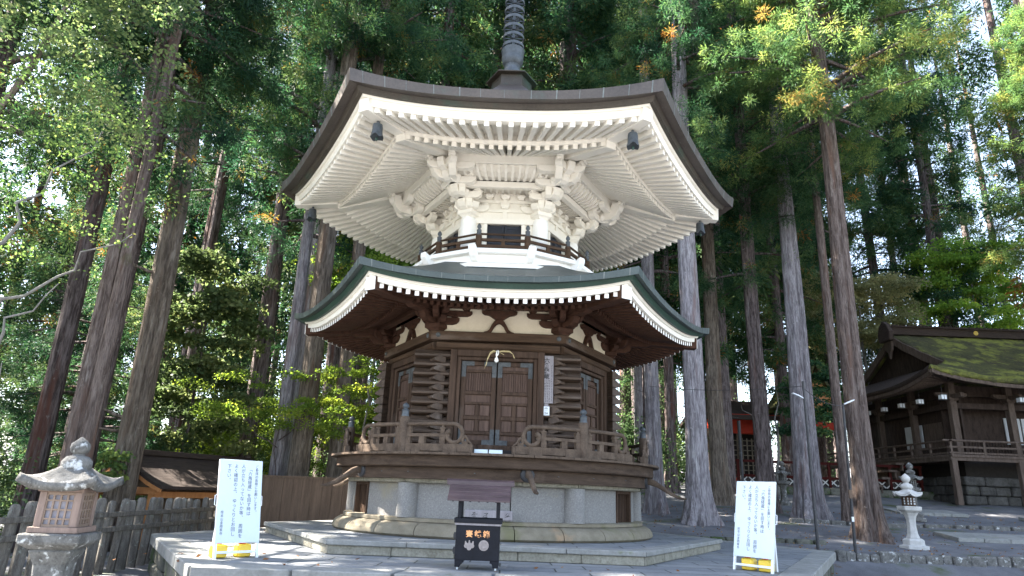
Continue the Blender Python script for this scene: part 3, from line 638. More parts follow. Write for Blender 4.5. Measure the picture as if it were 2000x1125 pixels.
# upper roof
mb = MB(); roof_top(mb, 4.63, 7.43, 7.768, 0.44, 10.36, 1.7); sweep(mb, [(4.63, 7.428, 7.766), (4.60, 7.285, 7.535), (4.40, 7.30, 7.56), (4.2, 7.5, 7.75)]); six(mb.mesh('upper_roof', COPPERB, 30), 'upper_roof')
mb = MB(); sweep(mb, [(4.455, 7.345, 7.60), (4.385, 7.235, 7.465), (4.20, 7.25, 7.48), (4.2, 7.36, 7.6)]); six(mb.mesh('upper_copper_edge', COPPERD, 30), 'upper_copper_edge')
mb = MB(); sweep(mb, [(4.315, 7.26, 7.49), (4.295, 7.20, 7.425), (4.255, 7.195, 7.42), (4.24, 7.065, 7.295), (4.10, 7.07, 7.30), (4.1, 7.25, 7.48)]); six(mb.mesh('upper_white_fascia', WHITE, 30), 'upper_white_fascia')
mb = MB(); rafters(mb, 22, 4.205, 7.109, 7.339, 3.28, 7.300, 7.445, 0.085, 0.13); six(mb.mesh('flying_rafter_row', WHITE), 'flying_rafter_row')
mb = MB(); sweep(mb, [(3.35, 7.08, 7.255), (3.43, 7.065, 7.24), (3.43, 7.155, 7.33), (3.35, 7.175, 7.35)]); six(mb.mesh('rafter_batten', WHITE), 'rafter_batten')
mb = MB(); rafters(mb, 22, 3.405, 7.105, 7.285, 2.05, 7.69, 7.74, 0.085, 0.13); six(mb.mesh('base_rafter_row', WHITE), 'base_rafter_row')
mb = MB(); sweep(mb, [(4.16, 7.105, 7.335), (3.40, 7.268, 7.42), (3.36, 7.13, 7.30), (2.0, 7.715, 7.75), (2.0, 7.79, 7.82), (3.4, 7.31, 7.47), (4.16, 7.15, 7.38)]); six(mb.mesh('upper_soffit', WHITE), 'upper_soffit')
mb = MB(); hip(mb, 2.3, 7.62, 3.93, 7.205, 0.21, 0.24); hip(mb, 3.4, 7.36, 4.93, 7.275, 0.21, 0.24); hips = six(mb.mesh('hip_rafter', WHITE), 'hip_rafter', 30, bevel=0.008)
mb = MB(); mb.loft([[(s * n / S3, -n, z) for n, z in ((2.02, 7.37), (2.17, 7.33), (2.17, 7.565), (2.02, 7.60))] for s in (-1, 1)]); six(mb.mesh('eave_purlin', WHITE), 'eave_purlin', bevel=0.008)
# cove of curved slats between the stepped beam and the purlin
mb = MB()
for i in range(13):
    x = (-0.5 + (i + 0.5) / 13) * 1.80
    pts = [(1.79, 7.13), (1.90, 7.155), (2.0, 7.21), (2.07, 7.285), (2.10, 7.37)]
    rings = [[(x * (n / 1.95) - 0.028, -n, z), (x * (n / 1.95) + 0.028, -n, z), (x * (n / 1.95) + 0.028, -n + 0.04, z + 0.03), (x * (n / 1.95) - 0.028, -n + 0.04, z + 0.03)] for n, z in pts]
    mb.loft(rings)
mb.loft([[(s * n / S3, -n, z) for n, z in ((1.73, 7.17), (1.86, 7.19), (1.97, 7.25), (2.04, 7.33), (2.06, 7.42), (1.73, 7.42))] for s in (-1, 1)])
six(mb.mesh('curved_cove', WHITE), 'curved_cove')
mb = MB(); mb.loft([[(s * n / S3, -n, z) for n, z in ((1.66, 6.99), (1.78, 6.99), (1.78, 7.125), (1.66, 7.125))] for s in (-1, 1)]); six(mb.mesh('stepped_beam', WHITE), 'stepped_beam', bevel=0.008)
# flat slatted ceiling between wall and stepped beam
mb = MB(); mb.loft([[(s * n / S3, -n, z) for n, z in ((1.2, 7.08), (1.70, 7.08), (1.70, 7.11), (1.2, 7.11))] for s in (-1, 1)])
for i in range(12):
    x = (-0.5 + (i + 0.5) / 12) * 1.5; mb.box((x, -1.48, 7.06), (0.05, 0.36, 0.035))
six(mb.mesh('bracket_ceiling', WHITE), 'bracket_ceiling')
# upper storey walls, columns, doors
mb = MB()
RW = 1.30
for x0, x1, z0, z1 in ((-0.76, -0.36, 5.2, 6.345), (0.36, 0.76, 5.2, 6.345), (-0.76, 0.76, 6.345, 7.1)): mb.box(((x0 + x1) / 2, -RW + 0.05, (z0 + z1) / 2), (x1 - x0, 0.10, z1 - z0))
mb.box((0, -RW - 0.015, 6.405), (1.50, 0.10, 0.12)); 
for x in (-0.40, 0.40): mb.box((x, -RW - 0.012, 5.85), (0.08, 0.09, 0.98))
for z, hh in ((6.66, 0.075), (6.865, 0.07)): mb.box((0, -RW - 0.02, z), (1.4, 0.05, hh))
six(mb.mesh('upper_wall', WHITE), 'upper_wall', bevel=0.005)
mb = MB(); mb.box((0, -RW - 0.01, 6.56), (0.10, 0.06, 0.25)); bearing(mb, (0, -RW - 0.03, 6.685), 0.19, 0.11); mb.box((0, -RW - 0.03, 6.85), (0.10, 0.07, 0.12)); bearing(mb, (0, -RW - 0.03, 6.90), 0.19, 0.10)
for sg in (-1, 1): bearing(mb, (sg * 0.34, -RW - 0.03, 6.90), 0.17, 0.10)
[six(p.mesh('wall_strut', WHITE), 'wall_strut', bevel=0.005) for p in mb.pieces()]
mb = MB()
for sg in (-1, 1):
    mb.box((sg * 0.1805, -RW + 0.06, 5.80), (0.355, 0.04, 1.08)); 
    for zz in (5.55, 5.95, 6.29): mb.box((sg * 0.1805, -RW + 0.035, zz), (0.33, 0.02, 0.05))
    for xx in (0.03, 0.33): mb.box((sg * xx, -RW + 0.035, 5.9), (0.04, 0.022, 0.9))
six(mb.mesh('upper_door', BLUEBLK), 'upper_door')
mb = MB(); mb.lathe([(0.165, 5.2), (0.165, 6.36), (0.160, 6.41), (0.145, 6.45), (0.12, 6.47), (0.0, 6.475)], 24, c=(0, -1.52, 0)); six(mb.mesh('white_column', WHITE2, 45), 'white_column', 30)
# stepped bracket clusters of the upper eaves
mb = MB(); rc = 1.52
bearing(mb, (0, -rc, 6.455), 0.36, 0.15)
for j, (ro, zj) in enumerate(((0.0, 6.605), (0.31, 6.80), (0.64, 6.995))):
    cc = (0, -rc - ro, zj); L = 0.43 - 0.01 * j
    for T_ in (TA, TB): bracket_arm(mb, cc, T_, 0.20 if j else 0.32, L + (0.06 if j == 2 else 0), 0.15, 0.145)
    bracket_arm(mb, (0, -rc, zj + .002), (0, -1), 0.25, ro + 0.33, 0.165, 0.15, 0.05)
    for T_ in (TA, TB): bearing(mb, (cc[0] + T_[0] * (L - .085), cc[1] + T_[1] * (L - .085), zj + 0.145), 0.175, 0.05)
    bearing(mb, (0, cc[1] - 0.20, zj + 0.15), 0.21, 0.05)
    if j < 2:
        for N_ in (NA, NB): bracket_arm(mb, (N_[0] * 0.02, -rc - ro * 0.9, zj + .001), N_, 0.2, 0.31 + 0.02 * j, 0.13, 0.15, 0.07)
for N_ in (NA, NB): bracket_arm(mb, (0, -rc - 0.62, 7.02), N_, 0.3, 0.55, 0.15, 0.19, 0.20)
for T_ in (TA, TB): bracket_arm(mb, (0, -rc - 0.93, 7.19), T_, 0.38, 0.60, 0.15, 0.15)
for N_ in (NA, NB):
    for q in range(4): mb.beam((N_[0] * (0.48 + .05 * q), -rc - 0.64 + N_[1] * (0.48 + .05 * q), 7.33 + .05 * q), (N_[0] * (0.53 + .05 * q), -rc - 0.64 + N_[1] * (0.53 + .05 * q), 7.37 + .05 * q), 0.14, 0.13, 0.14, 0.10)
bracket_arm(mb, (0, -rc - 0.6, 7.15), (0, -1), 0.4, 0.56, 0.16, 0.17, 0.05)
six(mb.mesh('upper_bracket', WHITE), 'upper_bracket', 30, bevel=0.009)

# --- balcony (twelve-sided)
def dode(Rr): return [(Rr * math.sin(R(15 + 30 * k)), -Rr * math.cos(R(15 + 30 * k))) for k in range(12)]
mb = MB(); mb.slab(list(reversed(dode(2.17))), 5.44, 5.525); mb.slab(list(reversed(dode(2.05))), 5.27, 5.439)
mb.build('balcony_floor', WHITE2, pag, loc=LOC, bevel=0.008)
mb = MB(); d1, d2, d3 = dode(2.02), dode(2.32), dode(2.5); d0 = dode(1.7)
mb.loft([[(x, y, 5.27) for x, y in d0], [(x, y, 5.268) for x, y in d1], [(x, y, 5.17) for x, y in d2], [(x, y, 5.02) for x, y in d3]], cap=False)
mb.build('balcony_skirt', WHITE, pag, loc=LOC)
mb = MB()
for k in range(12):
    mb.m = Matrix.Rotation(R(15 + 30 * k), 4, 'Z')
    sec = lambda r, zt, zb, w_: [(-w_, -r, zb), (w_, -r, zb), (w_ * 1.15, -r, lerp(zb, zt, .6)), (w_ * .9, -r, zt), (-w_ * .9, -r, zt), (-w_ * 1.15, -r, lerp(zb, zt, .6))]
    mb.loft([sec(1.9, 5.40, 5.22, .055), sec(2.12, 5.47, 5.28, .062), sec(2.21, 5.535, 5.34, .07), sec(2.28, 5.56, 5.42, .072), sec(2.30, 5.555, 5.45, .065)])
mb.m = Matrix.Identity(4); mb.build_each('balcony_bracket', WHITE2, pag, loc=LOC, bevel=0.006)
RB = 1.90
bp_m = MB().lathe([(0.064, 5.526), (0.064, 5.86), (0.058, 5.885), (0.0, 5.885)], 12, c=(0, -RB, 0)).mesh('post', WOODX, 40)
bc_m = MB().lathe([(0.05, 5.882), (0.052, 5.90), (0.047, 5.91), (0.049, 5.985), (0.052, 5.99), (0.046, 6.005), (0.026, 6.015), (0.026, 6.03), (0.044, 6.055), (0.046, 6.08), (0.034, 6.11), (0.012, 6.135), (0.0, 6.15)], 12, c=(0, -RB, 0)).mesh('post_cap', BRONZE, 50)
L12 = RB * math.sin(R(15)); n12 = RB * math.cos(R(15))
br_m = MB()
br_m.tube([(-L12, -n12, 5.935 - 0.02), (L12, -n12, 5.935 - 0.02)], 0.024, 8); br_m.box((0, -n12, 5.79), (2 * L12 - .1, 0.05, 0.055)); br_m.box((0, -n12, 5.645), (2 * L12 - .1, 0.06, 0.075)); br_m.box((0, -n12, 5.72), (0.075, 0.045, 0.09))
br_m = br_m.mesh('rail', WOODX)
for k in range(12):
    un = bpy.data.objects.new('balcony_railing', None); COL.objects.link(un); un.parent = pag; un.location = LOC; un.rotation_euler.z = R(30 * k)
    q = put(bp_m, 'post', un, rz=R(15)); put(bc_m, 'post_cap', un, rz=R(15)); put(br_m, 'rail', un)

# --- finial
fin = bpy.data.objects.new('finial', None); COL.objects.link(fin); fin.parent = pag; fin.location = LOC
mb = MB(); mb.slab(hexpts(0.50), 10.33, 10.66); mb.loft([[(x, y, 10.66) for x, y in hexpts(0.64)], [(x, y, 10.69) for x, y in hexpts(0.645)], [(x, y, 10.74) for x, y in hexpts(0.42)], [(x, y, 10.84) for x, y in hexpts(0.28)]]); mb.build('finial_box', COPPERD, fin, bevel=0.006)
mb = MB(); mb.lathe([(0.0, 10.83), (0.24, 10.83), (0.235, 10.95), (0.205, 11.06), (0.195, 11.12), (0.21, 11.15), (0.2, 11.17), (0.23, 11.2), (0.262, 11.28), (0.272, 11.36), (0.26, 11.40), (0.265, 11.44), (0.275, 11.56), (0.288, 11.62), (0.26, 11.62), (0.23, 11.5), (0.0, 11.45)], 24, rfun=lambda t, z: 1 + (0.03 * abs(math.cos(4 * t)) if z > 11.42 else 0)); mb.build('lotus_bowl', BRONZE, fin, smooth=40)
mb = MB(); mb.lathe([(0.040, 11.45), (0.036, 14.3)], 10); mb.build('mast', BRONZE, fin, smooth=40)
for k in range(8):
    mb = MB(); z = 11.73 + 0.268 * k; r = 0.272 - 0.004 * k
    mb.lathe([(r, -0.042), (r + 0.004, 0.0), (r, 0.042), (r - 0.014, 0.042), (r - 0.012, 0.0), (r - 0.014, -0.042)], 28, closed=True)
    mb.lathe([(0.07, -0.02), (0.07, 0.02), (0.05, 0.035), (0.042, 0.035), (0.042, -0.02)], 12, closed=True)
    for j in range(6): mb.beam((0.08 * math.cos(R(60 * j)), 0.08 * math.sin(R(60 * j)), 0), ((r - .01) * math.cos(R(60 * j)), (r - .01) * math.sin(R(60 * j)), 0), 0.022, 0.03)
    mb.build('ring', BRONZE, fin, smooth=40, loc=(0, 0, z))

SEAM = M('patina_seam', (0.085, 0.095, 0.092), (0.20, 0.22, 0.21), 3, rough=0.5, bump=0.0)
random.seed(6)
for nm_, n0, n1, zt0, zt1, zb0, zb1, cnt, par_ in (('edge_seam', 4.632, 4.602, 7.43, 7.768, 7.285, 7.535, 13, 'upper_roof'), ('edge_seam', 4.002, 3.987, 4.335, 4.60, 4.245, 4.465, 12, 'lower_roof')):
    mb = MB()
    for i in range(cnt):
        u = -1 + 2 * (i + 0.5 + random.uniform(-.12, .12)) / cnt; a = abs(u) ** PW; ww = random.choice((.004, .006, .010))
        pt, pb = (u * n0 / S3, -n0, lerp(zt0, zt1, a)), (u * n1 / S3, -n1, lerp(zb0, zb1, a))
        mb.add([(pt[0] - ww, pt[1] - .004, pt[2]), (pt[0] + ww, pt[1] - .004, pt[2]), (pb[0] + ww, pb[1] - .004, pb[2]), (pb[0] - ww, pb[1] - .004, pb[2]), (pt[0] - ww, pt[1] + .01, pt[2]), (pt[0] + ww, pt[1] + .01, pt[2]), (pb[0] + ww, pb[1] + .01, pb[2]), (pb[0] - ww, pb[1] + .01, pb[2])], [(0, 1, 2, 3), (0, 4, 5, 1), (1, 5, 6, 2), (2, 6, 7, 3), (3, 7, 4, 0)])
    me = mb.mesh('edge_seam', SEAM)
    for o in [o for o in pag.children if o.name.split('.')[0] == par_]: put(me, 'edge_seam', o)

# --- wind bells hang from the upper hip rafters
def wind_bell():
    t = thing('wind_bell', None, 'bell', group='wind bells under the upper eaves')
    mb = MB(); n = 24
    mb.lathe([(0.0, -0.045), (0.055, -0.05), (0.078, -0.065), (0.082, -0.10), (0.085, -0.20), (0.098, -0.285), (0.112, -0.33)], n)
    for i, v in enumerate(mb.v):                                # scalloped mouth
        if v[2] < -0.32: mb.v[i] = (v[0], v[1], v[2] + 0.055 * abs(math.cos(2 * math.atan2(v[1], v[0]) + 0.3)) ** 2)
    o = mb.build('bell_body', BRONZE, t, smooth=50); s = o.modifiers.new('wall', 'SOLIDIFY'); s.thickness = 0.008
    mb = MB(); mb.tube([(0, 0, 0.02), (0.0, 0, -0.05)], 0.008, 6); mb.lathe([(0.022, -0.012), (0.03, 0), (0.022, 0.012), (0.016, 0)], 10, closed=True); mb.build('hanger', BRONZE, t)
    mb = MB(); mb.tube([(0, 0, -0.06), (0, 0, -0.30)], 0.006, 6); mb.lathe([(0, -0.38), (0.018, -0.37), (0.026, -0.34), (0.02, -0.31), (0, -0.30)], 10); mb.build('clapper', COPPERG, t)
    return t
bell0 = wind_bell()
BL = {0: 'bronze wind bell under the front eave corner nearer the left trees', 1: 'bronze wind bell under the front eave corner beside the algae-stained rafters', 5: 'bronze wind bell at the far left tip of the white eaves', 2: 'bronze wind bell at the far right tip of the white eaves, before a cedar trunk'}
first = True
for k, off in ((0, -30), (1, -30), (5, -30), (2, -30)):
    a = R(60 * k - 30 + 0) + TH
    o = bell0 if first else copy_tree(bell0); first = False
    rr_ = 4.52; o.location = (X0 + rr_ * math.sin(a), D0 - rr_ * math.cos(a), 7.155); o['label'] = BL[k]

# ------------------------------------------------------------------ small things fixed to the pagoda
def face_pt(t, n, z):           # point on the front side, pagoda frame -> world
    c, s = math.cos(TH), math.sin(TH); return (X0 + c * t + s * n, D0 + s * t - c * n, z)
t = thing('name_plaque', 'tall bleached wooden plaque with black brush writing beside the front door', 'plaque', face_pt(0.915, 2.12, 2.53), TH)
mb = MB(); mb.box((0, 0, 0.44), (0.255, 0.03, 0.88)); mb.build('plaque_board', PLAQUE, t, bevel=0.004)
mb = MB(); letters(mb, '六角経蔵', 0.005, 0.845, 0.105, 0.098, 0.022, y=-0.017)
random.seed(11)
for ci, (cx, z0, z1) in enumerate(((0.098, 0.70, 0.02), (0.062, 0.42, 0.02), (0.03, 0.42, 0.02), (-0.005, 0.42, 0.02), (-0.038, 0.42, 0.02), (-0.085, 0.42, 0.16))):
    z = z0
    while z > z1:                                                # tiny brush strokes, illegible as in the photograph
        for q in range(3):
            a = random.choice((0, 0, 1.4, 0.8, -0.8)); l = random.uniform(0.006, 0.012); px, pz = cx + random.uniform(-.006, .006), z + random.uniform(-.008, .008)
            dx, dz = math.cos(a) * l, math.sin(a) * l; wx, wz = -math.sin(a) * .0022, math.cos(a) * .0022
            mb.add([(px - dx - wx, -0.017, pz - dz - wz), (px + dx - wx, -0.017, pz + dz - wz), (px + dx + wx, -0.017, pz + dz + wz), (px - dx + wx, -0.017, pz - dz + wz)], [(0, 1, 2, 3)])
        z -= 0.03
mb.build('brush_writing', INK, t)
t = thing('number_tag', 'small white tag reading 26 hanging below the wooden plaque', 'tag', face_pt(0.925, 2.12, 2.31), TH)
mb = MB(); mb.slab([(0, 0)] * 0 or [(-0.058, -0.006), (0.058, -0.006), (0.058, 0.006), (-0.058, 0.006)], 0.0, 0.165); mb.build('tag_card', METALW, t, bevel=0.01)
mb = MB(); mb.box((0, 0.004, 0.19), (0.075, 0.006, 0.055)); mb.build('card_holder', PLAQUE, t)
mb = MB(); letters(mb, '26', -0.034, 0.022, 0.058, 0.036, 0.022, y=-0.0075, vertical=False)
for q, (a, b, z) in enumerate(((-.03, .03, .085), (-.035, .035, .12), (-.02, .02, .138))): mb.box(((a + b) / 2, -0.0068, z), (b - a, 0.001, 0.004 if q == 0 else 0.009))
mb.build('tag_number', INK, t)
npl = None
for i, (x, lb) in enumerate(((-0.19, 'white notice strip on the veranda sill, the one nearer the left railing scroll'), (0.055, 'white notice strip on the veranda sill, the one nearer the right railing scroll'))):
    if npl is None:
        npl = thing('notice_strip', lb, 'notice', face_pt(x, 3.02, 1.542), TH, 'white notice strips before the front door')
        mb = MB(); mb.add([(-.112, 0, 0), (.112, 0, 0), (.112, .03, .075), (-.112, .03, .075), (-.112, .012, -.0), (.112, .012, 0), (.112, .04, .07), (-.112, .04, .07)], [(0, 1, 2, 3), (7, 6, 5, 4), (0, 4, 5, 1), (1, 5, 6, 2), (2, 6, 7, 3), (3, 7, 4, 0)]); mb.build('strip_board', SIGNW, npl)
        mb = MB()
        for sx in (-.1, .1):
            for z in (.012, .06): mb.box((sx, .4 * z - 0.003, z), (.006, .004, .006))
        mb.build('screw', SIGNINK, npl)
    else:
        c = copy_tree(npl); c.location = face_pt(x, 3.02, 1.542); c['label'] = lb
mb = MB(); mb.box((0, -2.2, 1.60), (1.15, 0.10, 0.118)); mb.build('door_step', DARK, pag, loc=LOC)
t = thing('straw_charm', 'dry straw charm with white paper knot hung over the front door', 'straw charm', face_pt(-0.02, 2.10, 3.40), TH)
mb = MB(); random.seed(5)
for i in range(9):
    a = random.uniform(-.02, .02); mb.tube([(0, -.10, .04), (-.06, -.11, .045 + a), (-.12, -.12, .0 + a), (-.17, -.12, -.12 + a), (-.195 + a, -.12, -.25 + 2 * a)], [.004, .005, .005, .004, .002], 5)
for i in range(4):
    a = random.uniform(-.015, .015); mb.tube([(0, -.10, .04), (.12, -.11, .05 + a), (.24, -.12, .045 + a), (.30, -.12, .0), (.33 + a, -.12, -.08)], [.004, .0045, .004, .004, .003], 5)
mb.tube([(.03, -.11, .04), (.10, -.12, .0), (.14, -.12, -.02)], .004, 5)
mb.build('straw', STRAW, t)
mb = MB(); mb.lathe([(0, -.17), (.03, -.16), (.042, -.13), (.03, -.09), (.012, -.065), (0.014, -.04), (.02, -.02), (.012, 0.02), (.01, .05), (0, .055)], 10, c=(0.0, -.12, 0)); mb.tube([(0, -.12, -.05), (.03, -.125, -.02), (.035, -.125, .03), (.02, -.12, .06)], .009, 6); mb.build('paper_knot', WHITE2, t, smooth=50)

# ------------------------------------------------------------------ standing signs with water weights
def sign(loc, rz, label, width=0.61):
    t = thing('standing_sign', label, 'sign', loc, rz, 'signs at the two ends of the terrace')
    tilt = math.atan2(0.25, 1.25); m = Matrix.Rotation(-tilt, 4, 'X')
    mb = MB(); mb.m = m; mb.box((0, 0, 0.725), (width, 0.018, 1.08)); mb.build('sign_board', SIGNW, t, bevel=0.003)
    mb = MB(); mb.m = m
    for sx in (-1, 1): mb.box((sx * (width / 2 - 0.018), 0.012, 0.63), (0.034, 0.03, 1.27))
    mb.box((0, 0.013, 0.075), (width - .07, 0.025, 0.03)); mb.box((0, 0.022, 1.25), (width - .07, 0.025, 0.03)); mb.build_each('front_frame', METALW, t)
    mb = MB()
    for sx in (-1, 1): mb.beam((sx * (width / 2 - 0.11), 0.27, 1.20), (sx * (width / 2 - 0.11), 0.30, 0.0), 0.03, 0.03)
    mb.beam((-(width / 2 - 0.11), 0.297, 0.12), (width / 2 - 0.11, 0.297, 0.12), 0.025, 0.025); mb.build('rear_frame', METALW, t)
    mb = MB(); mb.m = m
    for sx in (-1, 1): mb.tube([(sx * (width / 2), 0.02, 0.66), (sx * (width / 2 + 0.025), 0.02, 0.67), (sx * (width / 2 + 0.025), 0.02, 0.79), (sx * (width / 2), 0.02, 0.80)], 0.006, 6)
    mb.build_each('carry_handle', METALW, t)
    mb = MB(); mb.m = m; Y = -0.0112; W = width
    def X(u): return (u - 0.5) * W
    def Z(v): return 1.265 - v * 1.08
    letters(mb, 'ご参拝の皆様にお願いします︒', X(.865), Z(.055), .047, .0465, .0, Y)
    letters(mb, '﹁六角経蔵﹂を回す時は', X(.71), Z(.085), .059, .0585, .0, Y)
    letters(mb, '人が立ち入ってないか等︑', X(.545), Z(.05), .059, .0615, .0, Y); letters(mb, '周囲を', X(.545), Z(.775), .059, .0615, .0, Y)
    letters(mb, 'よく確認の上︑', X(.375), Z(.05), .059, .0615, .0, Y); letters(mb, 'ゆっくりとお回し', X(.375), Z(.475), .059, .0605, .0, Y)
    letters(mb, '下さい︒', X(.215), Z(.055), .059, .0615, .0, Y)
    letters(mb, '総本山金剛峯寺', X(.115), Z(.62), .042, .0445, .0, Y)
    mb.build('sign_writing', SIGNINK, t)
    return t
sign((-3.465, 9.405, 0.0), R(46.8), 'white standing sign with blue writing nearer the wooden lantern and picket fence')
sign((3.59, 10.26, 0.0), R(-50), 'white standing sign with blue writing nearer the lamp poles and cedars', 0.63)
def jerrycan():
    t = thing('water_weight', None, 'water weight', group='yellow water weights behind the signs')
    mb = MB(); o = []
    for z, a, b in ((0.0, .085, .06), (0.012, .10, .075), (0.13, .10, .075), (0.15, .092, .068), (0.16, .07, .05)):
        o.append([(a, -b * .6, z), (a, b * .6, z), (a * .75, b, z), (-a * .75, b, z), (-a, b * .6, z), (-a, -b * .6, z), (-a * .75, -b, z), (a * .75, -b, z)])
    mb.loft(o); mb.box((0, 0, 0.075), (0.012, 0.152, 0.13)); mb.build('can_body', YELLOW, t, smooth=35, bevel=0.006)
    mb = MB(); mb.lathe([(0, .155), (0.032, .155), (0.032, .185), (0.0, .19)], 14, c=(0.0, 0, 0)); mb.beam((-.06, 0, .165), (-.03, 0, .172), .03, .014); mb.build('can_cap', REDP, t)
    return t
can0 = jerrycan(); first = True
for sx, rz, dx, lb in ((-3.465, 46.8, -.19, 'yellow water can in shade behind the sign near the picket fence'), (-3.465, 46.8, .14, 'yellow water can beside the sign leg, nearer the offering box'), (3.59, -50, -.13, 'yellow water can nearer the offering box, under the sign near the lamp poles'), (3.59, -50, .14, 'yellow water can nearest the terrace corner, under the sign near the lamp poles')):
    c = can0 if first else copy_tree(can0); first = False
    by = 9.405 if sx < 0 else 10.26; a = R(rz); ly = 0.14
    c.location = (sx + dx * math.cos(a) - ly * math.sin(a), by + dx * math.sin(a) + ly * math.cos(a), 0.002); c.rotation_euler.z = a + 0.15 * dx; c['label'] = lb

# ------------------------------------------------------------------ offering box
ob = thing('offering_box', 'black roofed offering box on casters with orange lettering and two crests', 'offering box', (-0.312, 9.19, 0.0), R(-1.0))
mb = MB(); mb.box((0, 0, 0.325), (0.555, 0.40, 0.415)); mb.box((-0.21, 0, 0.105), (0.09, 0.38, 0.035)); mb.box((0.21, 0, 0.105), (0.09, 0.38, 0.035))
for sx in (-1, 1):
    for sy in (-1, 1):
        mb.loft([[(sx * (.275 - a), sy * .195, .12), (sx * .275, sy * .195, .12), (sx * .275, sy * .125, .12), (sx * (.275 - a), sy * .125, .12)] if k == 0 else [(sx * (.275 - a), sy * .195, .035), (sx * .275, sy * .195, .035), (sx * .275, sy * .135, .035), (sx * (.275 - a), sy * .135, .035)] for k, a in enumerate((.10, .065))])
mb.build('box_body', BOXBLK, ob, bevel=0.004)
mb = MB(); mb.box((0, 0, 0.558), (0.60, 0.44, 0.05)); mb.build('pale_band', PLAQUE, ob, bevel=0.003) if False else None
mb = MB(); mb.box((0, 0, 0.546), (0.585, 0.43, 0.024)); mb.build('pale_band', PLAQUE, ob)
mb = MB()
for sy in (-1, 1): mb.box((0, sy * .205, 0.588), (0.61, 0.045, 0.058))
for sx in (-1, 1): mb.box((sx * .2825, 0, 0.588), (0.045, 0.365, 0.058))
for i in range(7): mb.box((0, -.15 + i * .05, .575), (.52, .018, .02))
mb.build('slot_frame', BOXBLK, ob, bevel=0.004)
mb = MB()
for sx in (-1, 1):
    for sy in (-1, 1): mb.box((sx * .245, sy * .17, .735), (.042, .042, .24))
mb.build_each('roof_post', BOXBLK, ob, bevel=0.003)
mb = MB()
for sg in (-1, 1):
    q = [(-.40, sg * .30, .845), (.40, sg * .30, .845), (.40, sg * .03, 1.035), (-.40, sg * .03, 1.035)]
    th_ = [(x, y, z - .022) for x, y, z in q]
    mb.add(q + th_, [(0, 1, 2, 3), (7, 6, 5, 4), (0, 4, 5, 1), (1, 5, 6, 2), (2, 6, 7, 3), (3, 7, 4, 0)] if sg < 0 else [(3, 2, 1, 0), (4, 5, 6, 7), (1, 5, 4, 0), (2, 6, 5, 1), (3, 7, 6, 2), (0, 4, 7, 3)])
    for k in range(1, 4): 
        f = k / 4; y, z = lerp(.30, .03, f) * sg, lerp(.845, 1.035, f); mb.box((0.0, y, z + .001), (.80, .006, .008))
mb.build('box_roof', BOXROOF, ob)
mb = MB(); mb.loft([[(x, -.05, 1.02), (x, .05, 1.02), (x, .045, 1.075), (x, .0, 1.10), (x, -.045, 1.075)] for x in (-.445, .445)]); mb.build('ridge_cap', BOXROOF, ob, bevel=0.004)
mb = MB()
for sg in (-1, 1):
    for i in range(7): mb.beam((-.33 + i * .11, sg * .27, .825), (-.33 + i * .11, sg * .04, .985), .025, .025)
    mb.beam((-.36, sg * .18, .865), (.36, sg * .18, .865), .03, .04)
mb.box((0, 0, .96), (.7, .05, .05)); mb.build('roof_rafter', BOXBLK, ob)
mb = MB()
for i, ch in enumerate('賽銭箱'): letters(mb, ch, -.105 + i * .108, .478, .088, .1, .022, y=-.2025)
mb.build('box_writing', GOLD, ob)
mb = MB()                                                       # paulownia crest: three flower spikes over three leaves
def disc(mb, x, z, r, y0=-.2065, y1=-.2005, n=14, sz=1.0): mb.prism([(x + r * math.cos(2 * math.pi * i / n), z + sz * r * math.sin(2 * math.pi * i / n)) for i in range(n)], y0, y1)
for (x, z, r, sz) in ((-.1, .272, .032, 1.15), (-.138, .287, .027, .95), (-.062, .287, .027, .95), (-.1, .298, .026, 1), (-.1, .322, .015, 1), (-.1, .343, .010, 1.3), (-.143, .318, .014, 1.1), (-.147, .336, .009, 1.2), (-.057, .318, .014, 1.1), (-.053, .336, .009, 1.2), (-.12, .312, .010, 1), (-.08, .312, .010, 1)): disc(mb, x, z, r, y0=-.2065 + .0002 * z, sz=sz)
mb.build('leaf_crest', CREST, ob)
mb = MB(); disc(mb, .083, .298, .064, n=28, y0=-.2042)
for k in range(3):
    a = 2 * math.pi * k / 3 + .5
    disc(mb, .083 + .028 * math.cos(a), .298 + .028 * math.sin(a), .019, y0=-.2062, n=12)
    pts = [(.083 + (.028 + .018 * s) * math.cos(a + 1.8 * s), -.205, .298 + (.028 + .018 * s) * math.sin(a + 1.8 * s)) for s in np.linspace(0, 1, 7)]
    mb.tube(pts, [.008, .008, .007, .006, .005, .004, .002], 5)
mb.build('round_crest', CREST, ob)
mb = MB()
for sx in (-.24, .24):
    for sy in (-.16, .16): mb.m = Matrix.Translation((sx, sy, .02)) @ Matrix.Rotation(R(90), 4, 'Y'); mb.lathe([(0, -.01), (.018, -.01), (.02, 0), (.018, .01), (0, .01)], 12)
mb.m = Matrix.Identity(4); mb.build_each('caster', METALW, ob, smooth=40)
mb = MB()
for z in (.40, .225): mb.box((-.29, -.12, z), (.03, .05, .085)); mb.box((-.307, -.12, z), (.012, .03, .05))
mb.build('hinge', BLACKI, ob, bevel=0.003)
tg = thing('small_wood_notice', 'pale wooden notice with brush writing leaning on the drum behind the offering box', 'notice', (-.24, D0 - 3.02, 0.493), 0.0)
mb = MB(); mb.box((0, 0, .09), (.78, .03, .155)); mb.build('notice_board', PLAQUE, tg, bevel=0.02)
mb = MB(); random.seed(8)
